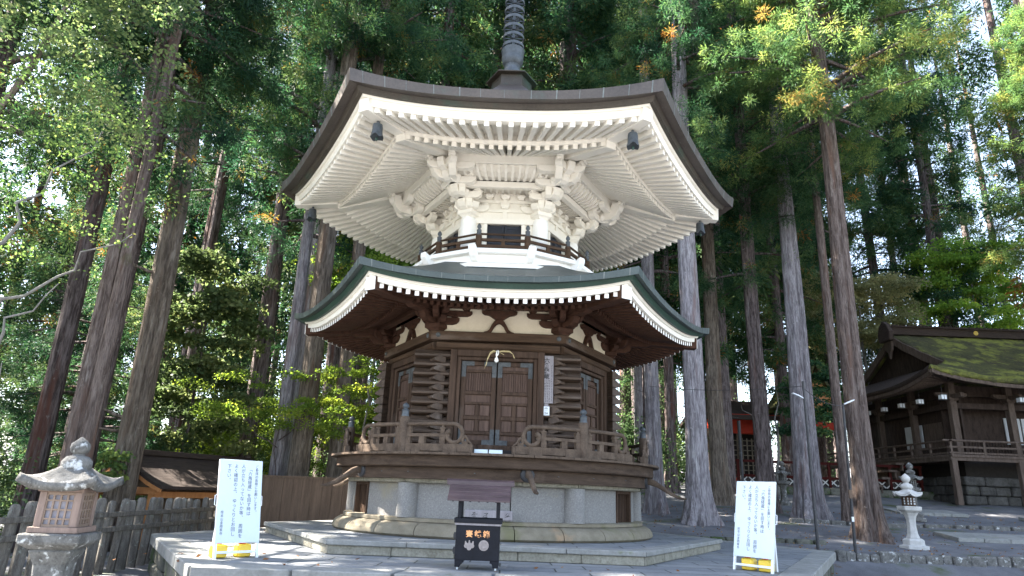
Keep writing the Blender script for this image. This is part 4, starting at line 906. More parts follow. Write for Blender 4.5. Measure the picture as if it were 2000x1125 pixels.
for cx in (-.22, -.05, .30):
    for q in range(5):
        a = random.choice((0, 0.1, 1.45, .8)); l = random.uniform(.02, .038); px, pz = cx + random.uniform(-.03, .03), .09 + random.uniform(-.035, .035)
        mb.beam((px - math.cos(a) * l, -.0165, pz - math.sin(a) * l), (px + math.cos(a) * l, -.0165, pz + math.sin(a) * l), .003, .007)
mb.build('notice_writing', INK, tg)

# ------------------------------------------------------------------ lanterns
def hexr(r, z, rot=30, curl=0.0): return [(r * math.cos(R(60 * k + rot)), r * math.sin(R(60 * k + rot)), z) for k in range(6)]
def roof6(mb, r, z0, z1, rt, up, seg=6, thick=0.06):
    """curved hexagonal lantern roof with lifted corners"""
    n = 36
    def ring(f, dz=0.0):
        out = []
        for i in range(n):
            t = 2 * math.pi * i / n; ph = (t % (math.pi / 3)) - math.pi / 6; hexf = math.cos(math.pi / 6) / math.cos(ph); c_ = (abs(ph) / (math.pi / 6)) ** 3
            rr_ = lerp(r, rt, f) * hexf * (1 + 0.06 * c_ * (1 - f)); z = lerp(z0, z1, f ** 1.7 if False else 1 - (1 - f) ** 0.75 * 1.0 if f else 0) + up * c_ * (1 - f) ** 3 + dz
            out.append((rr_ * math.cos(t), rr_ * math.sin(t), z))
        return out
    rings = [[(p[0] * .45, p[1] * .45, z0 - thick * .6) for p in ring(0)], ring(0, -thick)] + [ring(f) for f in (0, .15, .3, .45, .6, .75, .9, 1.0)]
    mb.loft(rings)
def finial_prof(z, s): return [(0.0, z), (.16 * s, z), (.20 * s, z + .05 * s), (.21 * s, z + .09 * s), (.17 * s, z + .16 * s), (.10 * s, z + .19 * s), (.08 * s, z + .22 * s), (.12 * s, z + .26 * s), (.155 * s, z + .33 * s), (.15 * s, z + .40 * s), (.09 * s, z + .47 * s), (.03 * s, z + .52 * s), (0, z + .54 * s)]
def stone_lantern(label, loc, h, mat, rz=0.0, boxmat=None, square=False, name='stone_lantern'):
    t = thing(name, label, 'lantern', loc, rz); s = h / 2.0
    mb = MB(); mb.loft([hexr(.36 * s, 0), hexr(.36 * s, .12 * s), hexr(.27 * s, .14 * s), hexr(.27 * s, .26 * s), hexr(.20 * s, .31 * s)]); mb.build('plinth', mat, t, bevel=.012)
    mb = MB(); mb.loft([hexr(r * s, z * s) for r, z in ((.175, .31), (.135, .42), (.115, .60), (.12, .78), (.15, .88), (.20, .96))]); mb.build('shaft', mat, t, bevel=.008)
    mb = MB(); mb.loft([hexr(r * s, z * s) for r, z in ((.19, .96), (.30, 1.03), (.31, 1.13), (.24, 1.135))]); mb.build('platform', mat, t, bevel=.01)
    mb = MB(); mb.loft([hexr(.17 * s, 1.137 * s), hexr(.17 * s, 1.40 * s)]); fb = mb.build('fire_box', boxmat or mat, t, bevel=.006)
    mb = MB()
    for k in range(3):
        mb.m = Matrix.Rotation(R(-60 + 60 * k), 4, 'Z')
        for i in range(3):
            for j in range(3): mb.box(((i - 1) * .045 * s, -.1485 * s, (1.20 + j * .065) * s), (.030 * s, .012 * s, .045 * s))
    mb.build('lattice_pane', SHOJI if boxmat else DARK, fb)
    mb = MB(); roof6(mb, .36 * s, 1.45 * s, 1.60 * s, .10 * s, .07 * s); mb.build('lantern_roof', mat, t, smooth=40)
    mb = MB(); mb.lathe(finial_prof(1.585 * s, .77 * s), 16); mb.build('lantern_finial', mat, t, smooth=50)
    return t
stone_lantern('pale weathered stone lantern with dark lattice firebox on the gravel by the kerb', (10.98, 18.9, gz(10.98, 18.9) - .02), 1.98, PALEST, R(10), boxmat=WOODZ)
stone_lantern('darker taller stone lantern standing behind the pale one before the hall', (14.72, 25.0, gz(14.72, 25) - .02), 2.05, LICHEN, R(25))
stone_lantern('brown stone lantern between two cedar trunks before the vermilion railing', (11.66, 29.0, gz(11.66, 29) - .15), 1.95, LICHEN, R(5))

wl = thing('wooden_box_lantern', 'large lichened stone lantern with square wooden lattice light box by the picket fence', 'lantern', (-4.07, 6.6, -0.62), R(9))
mb = MB(); mb.loft([[(sx * a, sy * a, z) for sx, sy in ((-1, -1), (1, -1), (1, 1), (-1, 1))] for a, z in ((.24, 0), (.24, .15), (.18, .22), (.135, .45), (.125, .65), (.135, .80), (.165, .88), (.185, .93))]); mb.build('shaft', LICHEN, wl, bevel=.02)
mb = MB(); mb.loft([[(sx * a, sy * a, z) for sx, sy in ((-1, -1), (1, -1), (1, 1), (-1, 1))] for a, z in ((.18, .932), (.235, .97), (.255, .985), (.255, 1.065), (.18, 1.07))]); mb.build('platform', LICHEN, wl, bevel=.012)
mb = MB()
BW = .178
mb.box((0, 0, 1.095), (BW * 2 + .06, BW * 2 + .06, .05)); mb.box((0, 0, 1.445), (BW * 2 + .03, BW * 2 + .03, .04))
for sx in (-1, 1):
    for sy in (-1, 1): mb.box((sx * (BW - .03), sy * (BW - .03), 1.272), (.06, .06, .305))
lb_ = mb.build('light_box', M('pinkish_cedar', (0.15, 0.105, 0.085), (0.25, 0.18, 0.148), 3, (4, 4, .5), rough=.7, bump=.15), wl, bevel=.004)
mb = MB()
for k in range(4):
    mb.m = Matrix.Rotation(R(90 * k), 4, 'Z')
    for i in range(5): mb.box((-.116 + .058 * i, -BW + .02, 1.272), (.016, .016, .30))
    for j in range(3): mb.box((0, -BW + .0205, 1.19 + .08 * j), (.25, .014, .014))
    for sz in (1.13, 1.41): mb.box((0, -BW + .021, sz), (.25, .02, .025))
mb.m = Matrix.Identity(4); mb.build('lattice', M('lattice_cedar', (0.16, 0.115, 0.085), (0.24, 0.175, 0.135), 4, rough=.7, bump=.1), lb_)
mb = MB(); mb.box((0, 0, 1.272), (.27, .27, .29)); mb.build('paper_pane', M('lantern_paper', (.26, .25, .30), (.40, .38, .42), 8, rough=.8, bump=0), lb_)
mb = MB(); NN = 10
def lroof(u, v):
    x, y = (u * 2 - 1), (v * 2 - 1); m_ = max(abs(x), abs(y)); cx_ = (min(abs(x), abs(y)) / m_) if m_ > 1e-6 else 0
    zz = .25 * (1 - m_) ** 1.3 + .085 * (cx_ ** 3) * m_ ** 4
    return (x * .30 * (1 + .06 * cx_ ** 3 * m_), y * .30 * (1 + .06 * cx_ ** 3 * m_), 1.50 + zz)
mb.grid(lroof, 20, 20)
o = mb.build('lantern_roof', LICHEN, wl, smooth=60); sdm = o.modifiers.new('wall', 'SOLIDIFY'); sdm.thickness = .075; sdm.offset = -1
mb = MB(); mb.lathe([(0, 1.70), (.15, 1.70), (.165, 1.75), (.12, 1.80), (0, 1.80)], 16) if False else mb.lathe([(0.0, 1.60), (.12, 1.62), (.13, 1.66), (.13, 1.70), (.095, 1.745), (.055, 1.755), (.05, 1.77), (.075, 1.79), (.086, 1.825), (.078, 1.865), (.045, 1.895), (0.015, 1.922), (0, 1.93)], 18); mb.build('lantern_finial', LICHEN, wl, smooth=50)

# ------------------------------------------------------------------ fences and the little well house on the left
pf = thing('picket_fence', 'grey lichened picket fence of round-topped stakes with two rails', 'fence', (-6.8, 6.0, -0.62))
random.seed(21); pk = []
for v in range(4):
    mb = MB(); wv = random.uniform(.075, .09)
    mb.lathe([(.085, -.1), (.088, .5), (.082, 1.12), (.075, 1.17), (.05, 1.20), (0, 1.205)], 9, rfun=lambda t, z: 1 + .10 * math.sin(2 * t + v) + .05 * math.sin(5 * t + 3 * z)); pk.append(mb.mesh('picket', FENCEW, 40))
for i in range(32):
    o = put(pk[i % 4], 'picket', pf, (random.uniform(-.02, .02), .347 * i, random.uniform(-.04, .03)), random.uniform(0, 6)); o.rotation_euler.x = random.uniform(-.025, .025); o.rotation_euler.y = random.uniform(-.03, .03); o.scale = (.9, .9, 1)
for z in (.72, .96):
    mb = MB(); mb.beam((.11, -.3, z), (.11, 10.95, z), .05, .085); mb.build('rail', FENCEW, pf, bevel=.01)
bf = thing('board_fence', 'plain brown fence of upright boards behind the terrace', 'fence', (-9.2, 18.7, -0.75))
mb = MB(); random.seed(4); x = 0
while x < 5.2:
    wd = random.uniform(.20, .30); mb.box((x + wd / 2, random.uniform(-.004, .004), .93), (wd - .006, .03, 1.86)); x += wd
mb.build('fence_boards', BOARDF, bf)
mb = MB(); mb.box((2.6, 0, 1.885), (5.3, .10, .045)); mb.build('fence_cap', BOARDF, bf)

wh = thing('well_house', 'small open roofed shed with orange timber gable behind the picket fence', 'shed', (-8.62, 17.75, -0.7), R(-24))
def gable_roof(mb, L0, L1, half, z_e, z_r, th, sag=0.12, n=8):
    for sg in (-1, 1):
        rings = []
        for i in range(n + 1):
            f = i / n; x = sg * lerp(half, 0, f); z = lerp(z_e, z_r, f) - sag * math.sin(math.pi * f) * (z_r - z_e)
            rings.append([(x, L0, z), (x, L1, z), (x, L1, z - th), (x, L0, z - th)])
        mb.loft(rings)
mb = MB(); gable_roof(mb, -1.3, 2.6, 1.45, 1.50, 2.22, .07); mb.build('roof', SHINGLE, wh)
mb = MB(); mb.box((0, .65, 2.27), (.20, 4.1, .13)); mb.build('ridge_box', SHINGLE, wh, bevel=.01)
mb = MB()
for sg in (-1, 1):
    for f in range(6):
        f0, f1 = f / 6, (f + 1) / 6
        pt = lambda q: (sg * lerp(1.42, 0.0, q), -1.27, lerp(1.42, 2.14, q) - .12 * math.sin(math.pi * q) * .8)
        mb.beam(pt(f0), pt(f1), .05, .13)
mb.box((0, -1.15, 1.38), (2.4, .14, .15)); mb.box((0, -1.15, 1.75), (.14, .12, .6)); mb.build('gable_timber', ORANGEW, wh)
mb = MB()
for x in (-1.0, 1.0):
    for y in (-1.1, 2.3): mb.box((x, y, .68), (.16, .16, 1.36))
for x in (-1.0, 1.0): mb.box((x, .85, 1.30), (.12, 3.9, .14))
mb.build_each('post', ORANGEW, wh)

# ------------------------------------------------------------------ lamp poles and wires
def lamp_pole(label, loc, h, side, lean=0.0):
    t = thing('lamp_pole', label, 'lamp pole', loc, 0, 'slim dark lamp poles at the terrace corner')
    mb = MB(); mb.tube([(0, 0, 0), (lean * .5, 0, h * .5), (lean, 0, h)], [.036, .032, .028], 10); mb.build('pole', BLACKI, t)
    mb = MB(); L_ = .28 * side
    zz = h - (.42 if side < 0 else .02)
    mb.loft([[(lean + side * .03, -.03, zz), (lean + side * .03, .03, zz), (lean + side * .03, .03, zz + .03), (lean + side * .03, -.03, zz + .03)],
             [(lean + L_ * .5, -.07, zz + .05), (lean + L_ * .5, .07, zz + .05), (lean + L_ * .5, .06, zz + .085), (lean + L_ * .5, -.06, zz + .085)],
             [(lean + L_, -.06, zz + .115), (lean + L_, .06, zz + .115), (lean + L_, .05, zz + .14), (lean + L_, -.05, zz + .14)]])
    mb.build('lamp_head', METALW, t, bevel=.008)
    mb = MB()
    for f in (.25, .42, .60, .83): mb.lathe([(.037, -.007), (.039, 0), (.037, .007), (.03, .007), (.03, -.007)], 10, c=(lean * f, 0, h * f), closed=True)
    mb.build_each('steel_band', IRON, t)
    if side > 0:
        mb = MB(); mb.box((.0, -.045, 1.35), (.07, .05, .2)); mb.build('junction_box', BOARDF, t); mb = MB(); mb.box((.0, -.04, .78), (.05, .03, .11)); mb.build('white_tape', METALW, t)
    return t
lamp_pole('thicker dark lamp pole with white lamp head pointing towards the pagoda', (7.0, 15.75, -0.14), 3.87, -1)
lamp_pole('thinner dark lamp pole with white lamp head pointing towards the mossy hall', (8.27, 16.65, -0.14), 3.50, 1, .08)
t = thing('utility_post', 'short dark metal post standing in front of the vermilion shrine', 'post', (10.3, 30.0, gz(10.3, 30)), 0)
mb = MB(); mb.tube([(0, 0, -.1), (0, 0, 3.4)], .075, 10); mb.build('shaft', BLACKI, t); mb = MB(); mb.lathe([(.08, -.03), (.085, 0), (.08, .03), (.07, .03), (.07, -.03)], 12, c=(0, 0, 2.0), closed=True); mb.build('band', IRON, t)
def wire(name, label, pts, r):
    mb = MB(); mb.tube(pts, r, 5); return tag(mb.build(name, BLACKI), label, 'cable', 'overhead cables at the right')
def sagline(a, b, sag, n=10): return [tuple(Vector(a).lerp(Vector(b), i / n) - Vector((0, 0, sag * 4 * (i / n) * (1 - i / n)))) for i in range(n + 1)]
wire('overhead_cable', 'thin black cable sagging between the two lamp poles', sagline((7.02, 15.75, 3.55), (8.35, 16.62, 3.32), .12), .008)
wire('overhead_cable', 'thin black cable running from the thicker lamp pole towards the cedar trunks by the pagoda', sagline((7.0, 15.75, 3.62), (4.6, 21.8, 4.45), .12), .007)
wire('overhead_cable', 'lower black cable running behind the cedar trunks to the utility post', sagline((10.3, 30, 4.5), (4.5, 24, 4.7), .15), .010)

# ------------------------------------------------------------------ the large hall on the right
HX, HY = 21.3, 32.0
HZ = 1.15
hall = thing('temple_hall', 'large dark timber hall with mossy curved roof and raised railed veranda', 'temple hall', (HX, HY, HZ))
WX, WY = 15.0, 10.5               # wall extents
mb = MB(); random.seed(2)
for face in ('f', 's'):
    for row in range(3):
        x = -.4 - random.uniform(0, .35)
        lim = 15.6 if face == 'f' else 10.5
        while x < lim:
            wd = random.uniform(.35, 1.15)
            if face == 'f': mb.box((x + wd / 2, -.10 + random.uniform(-.09, .09), .22 + .42 * row), (wd - .03, .5, .40))
            else: mb.box((-.10 + random.uniform(-.09, .09), x + wd / 2, .22 + .42 * row), (.5, wd - .03, .40))
            x += wd
mb.build('stone_base', HALLSTONE, hall, bevel=.05)
FZ = 2.1
mb = MB(); mb.box((WX / 2 + .3, WY / 2 + .3, 1.0), (WX - .4, WY - .4, 2.1)); mb.build('floor_core', DARK, hall)
mb = MB(); mb.box((WX / 2 - .55, -.72, FZ), (WX + 1.6, 1.6, .12)); mb.box((-.62, WY / 2 + .1, FZ - .002), (1.5, WY, .116)); mb.box((WX / 2 - .6, -1.40, FZ - .13), (WX + 1.6, .14, .16)); mb.box((-1.26, WY / 2 - .4, FZ - .13), (.14, WY + 1.8, .16)); mb.build('veranda', HALLL, hall, bevel=.01)
for i in range(6):
    mb = MB(); mb.box((-1.25 + 3.0 * i, -1.38, .98), (.24, .24, 2.0)); mb.build('veranda_post', HALLL, hall, bevel=.01)
mb = MB(); mb.box((-1.25, 3.2, .95), (.22, .22, 1.95)); mb.build('veranda_post', HALLL, hall); mb = MB(); mb.box((-1.25, 6.4, .95), (.22, .22, 1.95)); mb.build('veranda_post', HALLL, hall)
rail = bpy.data.objects.new('veranda_rail', None); COL.objects.link(rail); rail.parent = hall
mb = MB(); mb.tube([(-1.6, -1.36, 2.78), (WX, -1.36, 2.78)], .05, 8); mb.tube([(-1.27, -1.6, 2.78), (-1.27, WY, 2.78)], .05, 8)
for z in (2.5, 2.24): mb.box((WX / 2 - .6, -1.36, z), (WX + 1.5, .07, .08)); mb.box((-1.27, WY / 2 - .5, z), (.07, WY + 1.3, .08))
mb.build('hand_rail', HALLL, rail)
mb = MB()
for i in range(11): mb.box((-1.25 + 1.5 * i, -1.36, 2.45), (.10, .09, .68))
for i in range(1, 8): mb.box((-1.27, -1.36 + 1.5 * i, 2.45), (.09, .10, .68))
mb.build_each('baluster', HALLL, rail)
for i in range(6):
    mb = MB(); mb.box((2.75 * i, 0, 3.9), (.30, .30, 3.6)); bearing(mb, (2.75 * i, 0, 4.72), .46, .22); bracket_arm(mb, (2.75 * i, 0, 4.95), (1, 0), .75, .75, .2, .2); mb.box((2.75 * i, -.4, 4.97), (.18, .9, .2)); mb.build('front_post', HALLL, hall, bevel=.012)
for i in range(1, 4):
    mb = MB(); mb.box((0, 3.2 * i, 3.9), (.28, .28, 3.6)); bearing(mb, (0, 3.2 * i, 4.72), .44, .22); bracket_arm(mb, (0, 3.2 * i, 4.95), (0, 1), .7, .7, .2, .2); mb.build('side_post', HALLL, hall, bevel=.012)
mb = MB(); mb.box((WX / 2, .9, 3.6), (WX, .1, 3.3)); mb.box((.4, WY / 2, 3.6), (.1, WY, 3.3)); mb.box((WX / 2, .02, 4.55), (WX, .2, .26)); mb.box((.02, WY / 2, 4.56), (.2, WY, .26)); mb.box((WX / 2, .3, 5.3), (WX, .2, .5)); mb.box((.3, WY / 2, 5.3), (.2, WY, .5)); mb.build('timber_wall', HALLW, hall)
for x0, x1, y in ((2.95, 3.72, .8), (3.80, 4.57, .8), (6.2, 7.0, .8)):
    mb = MB(); mb.box(((x0 + x1) / 2, y, 3.52), (x1 - x0, .05, 1.25)); mb.build('shoji_screen', SHOJI, hall)
for y0, y1 in ((1.4, 2.9), (3.1, 4.6)):
    mb = MB(); mb.box((.30, (y0 + y1) / 2, 3.35), (.05, y1 - y0, 1.15)); mb.build('paper_door', SHOJI if y0 > 3 else HALLL, hall)
mb = MB()
for x in np.arange(.3, 15, .14): mb.box((x, .83, 2.6), (.05, .05, .9))
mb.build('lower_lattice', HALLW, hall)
# roof: hip-and-gable
EXF, EXS = 2.05, 2.1            # eave overhangs
def hallroof_front(u, v):
    # u along x from left eave corner to far right, v from eave (0) to ridge (1)
    yE, yR = -EXF, 5.5; zE, zR = 5.55, 9.35
    xl = lerp(-EXS, 0.75, min(1, v / .42)) if v < .42 else 0.75
    x = lerp(xl, 16.5, u); c_ = max(0, 1 - u * 16.5 / 4.0)
    z = lerp(zE, zR, v ** 1.22) + .55 * c_ ** 2 * (1 - v) ** 2.5
    z += .035 * math.sin(5.1 * x + 3 * math.sin(2.3 * v * 9)) * math.sin(11 * v * 3.1 + 1.7 * x) + .02 * math.sin(13.7 * x + 31 * v)
    return (x, lerp(yE, yR, v), z)
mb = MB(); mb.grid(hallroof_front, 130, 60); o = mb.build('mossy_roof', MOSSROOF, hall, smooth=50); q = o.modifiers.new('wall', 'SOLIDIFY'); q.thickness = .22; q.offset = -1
def hallroof_side(u, v):
    # skirt roof on the gable side: u along y, v from eave to gable foot
    yl, yh = lerp(-EXF, 1.2, v), lerp(13.1, 9.8, v); y = lerp(yl, yh, u); c_ = max(0, 1 - u * 15 / 4.0) ** 2 + max(0, 1 - (1 - u) * 15 / 4.0) ** 2
    return (lerp(-EXS, 0.75, v), y, lerp(5.55, 6.87, v ** 1.15) + .55 * c_ * (1 - v) ** 2.5)
mb = MB(); mb.grid(hallroof_side, 30, 10); o = mb.build('side_roof', SHINGLE, hall, smooth=50); q = o.modifiers.new('wall', 'SOLIDIFY'); q.thickness = .2; q.offset = 1
def hallroof_back(u, v):
    p = hallroof_front(u, v); return (p[0], 11.0 - p[1], p[2])
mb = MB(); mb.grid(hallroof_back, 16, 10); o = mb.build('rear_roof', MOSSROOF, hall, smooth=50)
# eave underside
mb = MB()
for i in range(60):
    x = -EXS + .1 + i * .29; c_ = max(0, 1 - (x + EXS) / 4.0) ** 2; mb.beam((max(x, .1), .2, 5.75), (x, -EXF + .12, 5.28 + .5 * c_), .09, .10)
for i in range(46):
    y = -EXF + .2 + i * .29; c_ = max(0, 1 - (y + EXF) / 4.0) ** 2; mb.beam((.2, max(y, .1), 5.75), (-EXS + .12, y, 5.28 + .5 * c_), .09, .10)
mb.build('eave_rafters', HALLL, hall)
def edge(mb, fn, off, zz, h, th):
    pts = [fn(i / 24) for i in range(25)]; rings = []
    for p in pts: rings.append([(p[0] + off[0], p[1] + off[1], p[2] + zz), (p[0] + off[0] + th * (off[0] > 0), p[1] + off[1] + th * (off[1] > 0), p[2] + zz), (p[0] + off[0] + th * (off[0] > 0), p[1] + off[1] + th * (off[1] > 0), p[2] + zz - h), (p[0] + off[0], p[1] + off[1], p[2] + zz - h)])
    mb.loft(rings)
mb = MB(); edge(mb, lambda f: hallroof_front(f, 0), (0.0, .06), -.22, .16, .12); edge(mb, lambda f: hallroof_side(f, 0), (.06, 0.0), -.20, .16, .12); mb.build('eave_board', HALLL, hall)
# gable
mb = MB(); pts = []
for f in np.linspace(0.40, 1, 9): p = hallroof_front(0, f); pts.append((p[1], p[2] - .25))
outl = pts + [(11.0 - y, z) for y, z in reversed(pts[:-1])]
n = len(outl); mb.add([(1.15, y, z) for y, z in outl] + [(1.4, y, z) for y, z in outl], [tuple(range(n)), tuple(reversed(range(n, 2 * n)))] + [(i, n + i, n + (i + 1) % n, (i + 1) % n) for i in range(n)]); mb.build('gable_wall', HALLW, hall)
mb = MB()
for mir in (0, 1):
    rings = []
    for f in np.linspace(0.36, 1, 10):
        p = hallroof_front(0, f); y = p[1] if not mir else 11.0 - p[1]; hh = .5
        rings.append([(.62, y, p[2] - .05), (.74, y, p[2] - .05), (.74, y, p[2] - hh), (.62, y, p[2] - hh)])
    mb.loft(rings)
mb.build('barge_board', HALLL, hall)
mb = MB(); mb.prism([(-.35, 0), (-.28, -.45), (-.12, -.6), (0, -.95), (.12, -.6), (.28, -.45), (.35, 0), (0, .2)], -.06, .06); o = mb.build('gable_pendant', HALLL, hall, loc=(.56, 5.5, 8.85)); o.rotation_euler.z = R(90)
mb = MB(); mb.box((8.6, 5.5, 9.52), (16.2, .55, .42)); mb.box((8.6, 5.5, 9.76), (16.4, .8, .07)); 
for x in np.arange(.7, 16.5, .22): mb.box((x, 5.5, 9.82), (.09, .84, .06))
rd = mb.build('ridge', SHINGLE, hall)
mb = MB(); mb.prism([(-.55, -.6), (-.62, -.1), (-.38, .35), (0, .62), (.38, .35), (.62, -.1), (.55, -.6)], -.14, .14); o = mb.build('ridge_end', SHINGLE, hall, bevel=.04, loc=(.42, 5.5, 9.5)); o.rotation_euler.z = R(90)
mb = MB()
for x in (5.5, 12.6): mb.m = Matrix.Translation((x, 5.215, 9.54)) @ Matrix.Rotation(R(90), 4, 'X'); mb.lathe([(.0, 0), (.13, 0), (.13, .02), (.10, .03), (0.09, .02), (0, .02)], 16)
mb.m = Matrix.Identity(4); mb.build('ridge_crest', M('gilt_metal', (.55, .38, .06), (.7, .5, .1), 8, rough=.4, bump=0), rd)
mb = MB()
for i in range(5): mb.box((-3.0 - .0, 1.5, .12 + .0) if False else (-1.9 - .38 * i, 3.0, 1.85 - .36 * i), (.40, 2.6, .10)); mb.box((-1.75 - .38 * i, 3.0, 1.67 - .36 * i), (.06, 2.5, .30))
mb.build('stair', HALLL, hall)
# small square hanging lanterns under the eaves
hl = thing('hanging_lantern', None, 'lantern', group='white hanging lanterns under the hall eaves')
mb = MB(); mb.box((0, 0, -.17), (.24, .24, .20)); mb.build('lantern_shade', METALW, hl)
mb = MB(); mb.box((0, 0, -.055), (.29, .29, .03)); mb.box((0, 0, -.285), (.27, .27, .03)); mb.box((0, -.121, -.17), (.02, .012, .2)); mb.tube([(0, 0, -.04), (0, 0, .45)], .008, 5); mb.build('lantern_frame', BLACKI, hl)
HL = [(-1.05, -1.0, 'rightmost of the lanterns before the hall corner post'), (2.6, -1.0, 'lantern hanging before the dark wall between corner post and paper screens'), (6.3, -1.0, 'lantern hanging before the white paper screens'),
      (-1.1, .7, 'second lantern to the left of the hall corner post'), (-1.1, 2.3, 'third lantern to the left of the hall corner post'), (-1.1, 3.9, 'fourth lantern to the left of the hall corner post'), (-1.1, 5.6, 'fifth lantern to the left of the hall corner post'), (-1.1, 7.4, 'lantern farthest along the gable side of the hall')]
for i, (x, y, lb) in enumerate(HL):
    c = hl if i == 0 else copy_tree(hl); c.location = (HX + x, HY + y, HZ + 4.95); c['label'] = 'small white square ' + lb

# ------------------------------------------------------------------ vermilion shrine and railing between the trunks
sh = thing('vermilion_shrine', 'small vermilion shrine with thatched roof half hidden behind the cedars', 'shrine', (15.0, 40.0, 1.2))
mb = MB()
for x in (-3.0, -1.3, .4):
    for y in (0, 3): mb.box((x, y, 1.9), (.26, .26, 3.8))
mb.build_each('post', HALLL, sh)
mb = MB(); mb.box((-1.3, -.05, 3.95), (3.6, .4, .80)); mb.box((-1.3, -.6, 4.5), (4.2, 1.2, .14)); mb.box((-1.3, 3, 3.9), (3.6, .3, .6)); mb.box((-1.3, -.05, .95), (3.6, .2, .2)); mb.build_each('beam', RED, sh, bevel=.02)
mb = MB(); mb.box((-1.3, 1.6, 2.0), (3.6, .1, 3.6)); mb.build('wall', DARK, sh)
mb = MB()
for i in range(14): mb.box((-3.1 + i * .28, -.02, 2.2), (.06, .06, 2.2))
for j in range(8): mb.box((-1.28, -.022, 1.2 + .28 * j), (3.7, .05, .05))
mb.build('lattice', M('pale_lattice', (.10, .085, .065), (.20, .17, .13), 5, bump=0), sh)
mb = MB(); mb.m = Matrix.Rotation(R(90), 4, 'Z') @ Matrix.Translation((1.6, 0, 0)); gable_roof(mb, -1.0, 3.6, 3.3, 4.45, 5.7, .25, .2); mb.m = Matrix.Identity(4); mb.build('roof', SHINGLE, sh)
sh2 = thing('shrine_gable', 'small side shrine with mossy steep roof and orange gable among the foliage', 'shrine', (17.6, 39.0, 1.3))
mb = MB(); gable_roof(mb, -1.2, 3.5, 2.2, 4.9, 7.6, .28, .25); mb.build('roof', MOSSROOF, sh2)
mb = MB(); mb.prism([(-1.6, 4.9), (1.6, 4.9), (0, 7.0)], -.75, -.6); mb.box((0, -.8, 4.8), (3.6, .2, .28)); mb.build('gable', ORANGEW, sh2)
mb = MB()
for x in (-1.4, 1.4): mb.box((x, -.6, 2.4), (.25, .25, 4.8))
mb.box((0, -.6, 3.9), (3.0, .2, .4)); mb.build('frame', RED, sh2)
rl = thing('vermilion_railing', 'vermilion railing with black and white lattice on a low stone wall', 'railing', (16.0, 34.0, 1.2))
mb = MB()
for x in np.arange(-4.5, 4.6, 1.5): mb.box((x, 0, 1.15), (.12, .12, 1.2))
for z in (1.68, .98): mb.box((0, 0, z), (9.2, .10, .12))
mb.build_each('red_rail', M('dark_vermilion', (0.030, 0.006, 0.005), (0.055, 0.009, 0.007), 4, rough=.8, bump=.05, spec=.1), rl)  # railing red, much darker than the shrine beams
mb = MB(); mb.box((0, .06, .78), (9.0, .04, .38)); mb.build('panel_board', DARK, rl)
mb = MB()
for i in range(22):
    x = -4.4 + .4 * i; mb.beam((x, .03, .62), (x + .36, .03, .94), .025, .05); mb.beam((x + .36, .028, .62), (x, .028, .94), .025, .05)
mb.build('cross_lattice', PALEST, rl)
mb = MB(); random.seed(9); x = -4.6
while x < 4.6:
    wd = random.uniform(.4, .8)
    for row in range(2): mb.box((x + wd / 2, .05 + random.uniform(-.03, .03), .03 + .33 * row), (wd - .02, .5, .32))
    x += wd
mb.build('stone_wall', MOSSWALL, rl, bevel=.03)

# paving slabs and kerb stones on the gravel
for i, (x, y, sx, sy) in enumerate(((14.9, 21.3, 3.0, 1.3), (16.6, 27.6, 2.6, 1.4), (21.5, 26.0, 4.0, .9))):
    mb = MB()
    for k in range(4): mb.box((-sx / 2 + sx / 4 * (k + .5), 0, 0), (sx / 4 - .02, sy, .12))
    o = mb.build('stone_slab_path', EDGEST, loc=(x, y, gz(x, y) + .05), rz=R(-3), bevel=.01); o.rotation_euler.x = R(5)
    tag(o, ('paved slab strip on the gravel right behind the pale stone lantern', 'paved slab strip at the foot of the hall stair', 'long paved slab strip before the hall veranda posts')[i], 'paving slab', 'slab strips on the gravel')
mb = MB(); random.seed(14); x = 6.9
while x < 19:
    wd = random.uniform(.18, .42); mb.box((x + wd / 2, 16.25 + .01 * (x - 8) + random.uniform(-.05, .05), -.22 + random.uniform(-.05, .03)), (wd - .02, .22, .34), random.uniform(-.15, .15)); x += wd
o = mb.build('kerb_stones', LICHEN, bevel=.03); tag(o, 'row of rough kerb stones between road and gravel forest floor', 'kerb stones')
mb = MB(); x = 9.5
while x < 20:
    wd = random.uniform(.25, .6); y = 23.4 + .15 * math.sin(x); mb.box((x + wd / 2, y + random.uniform(-.06, .06), gz(x, y) + .02), (wd - .02, .2, .2), random.uniform(-.2, .2)); x += wd
o = mb.build('step_stones', LICHEN, bevel=.03); tag(o, 'row of low stones stepping the gravel below the hall', 'kerb stones')
mb = MB(); x = 2.5
while x < 8.5:
    wd = random.uniform(.2, .5); y = 19.0 + .1 * math.sin(2 * x); mb.box((x + wd / 2, y, gz(x, y) + .03), (wd - .03, .22, .22), random.uniform(-.2, .2)); x += wd
o = mb.build('mossy_kerb', MOSSWALL, bevel=.03); tag(o, 'mossy row of kerb stones behind the pagoda platform', 'kerb stones')

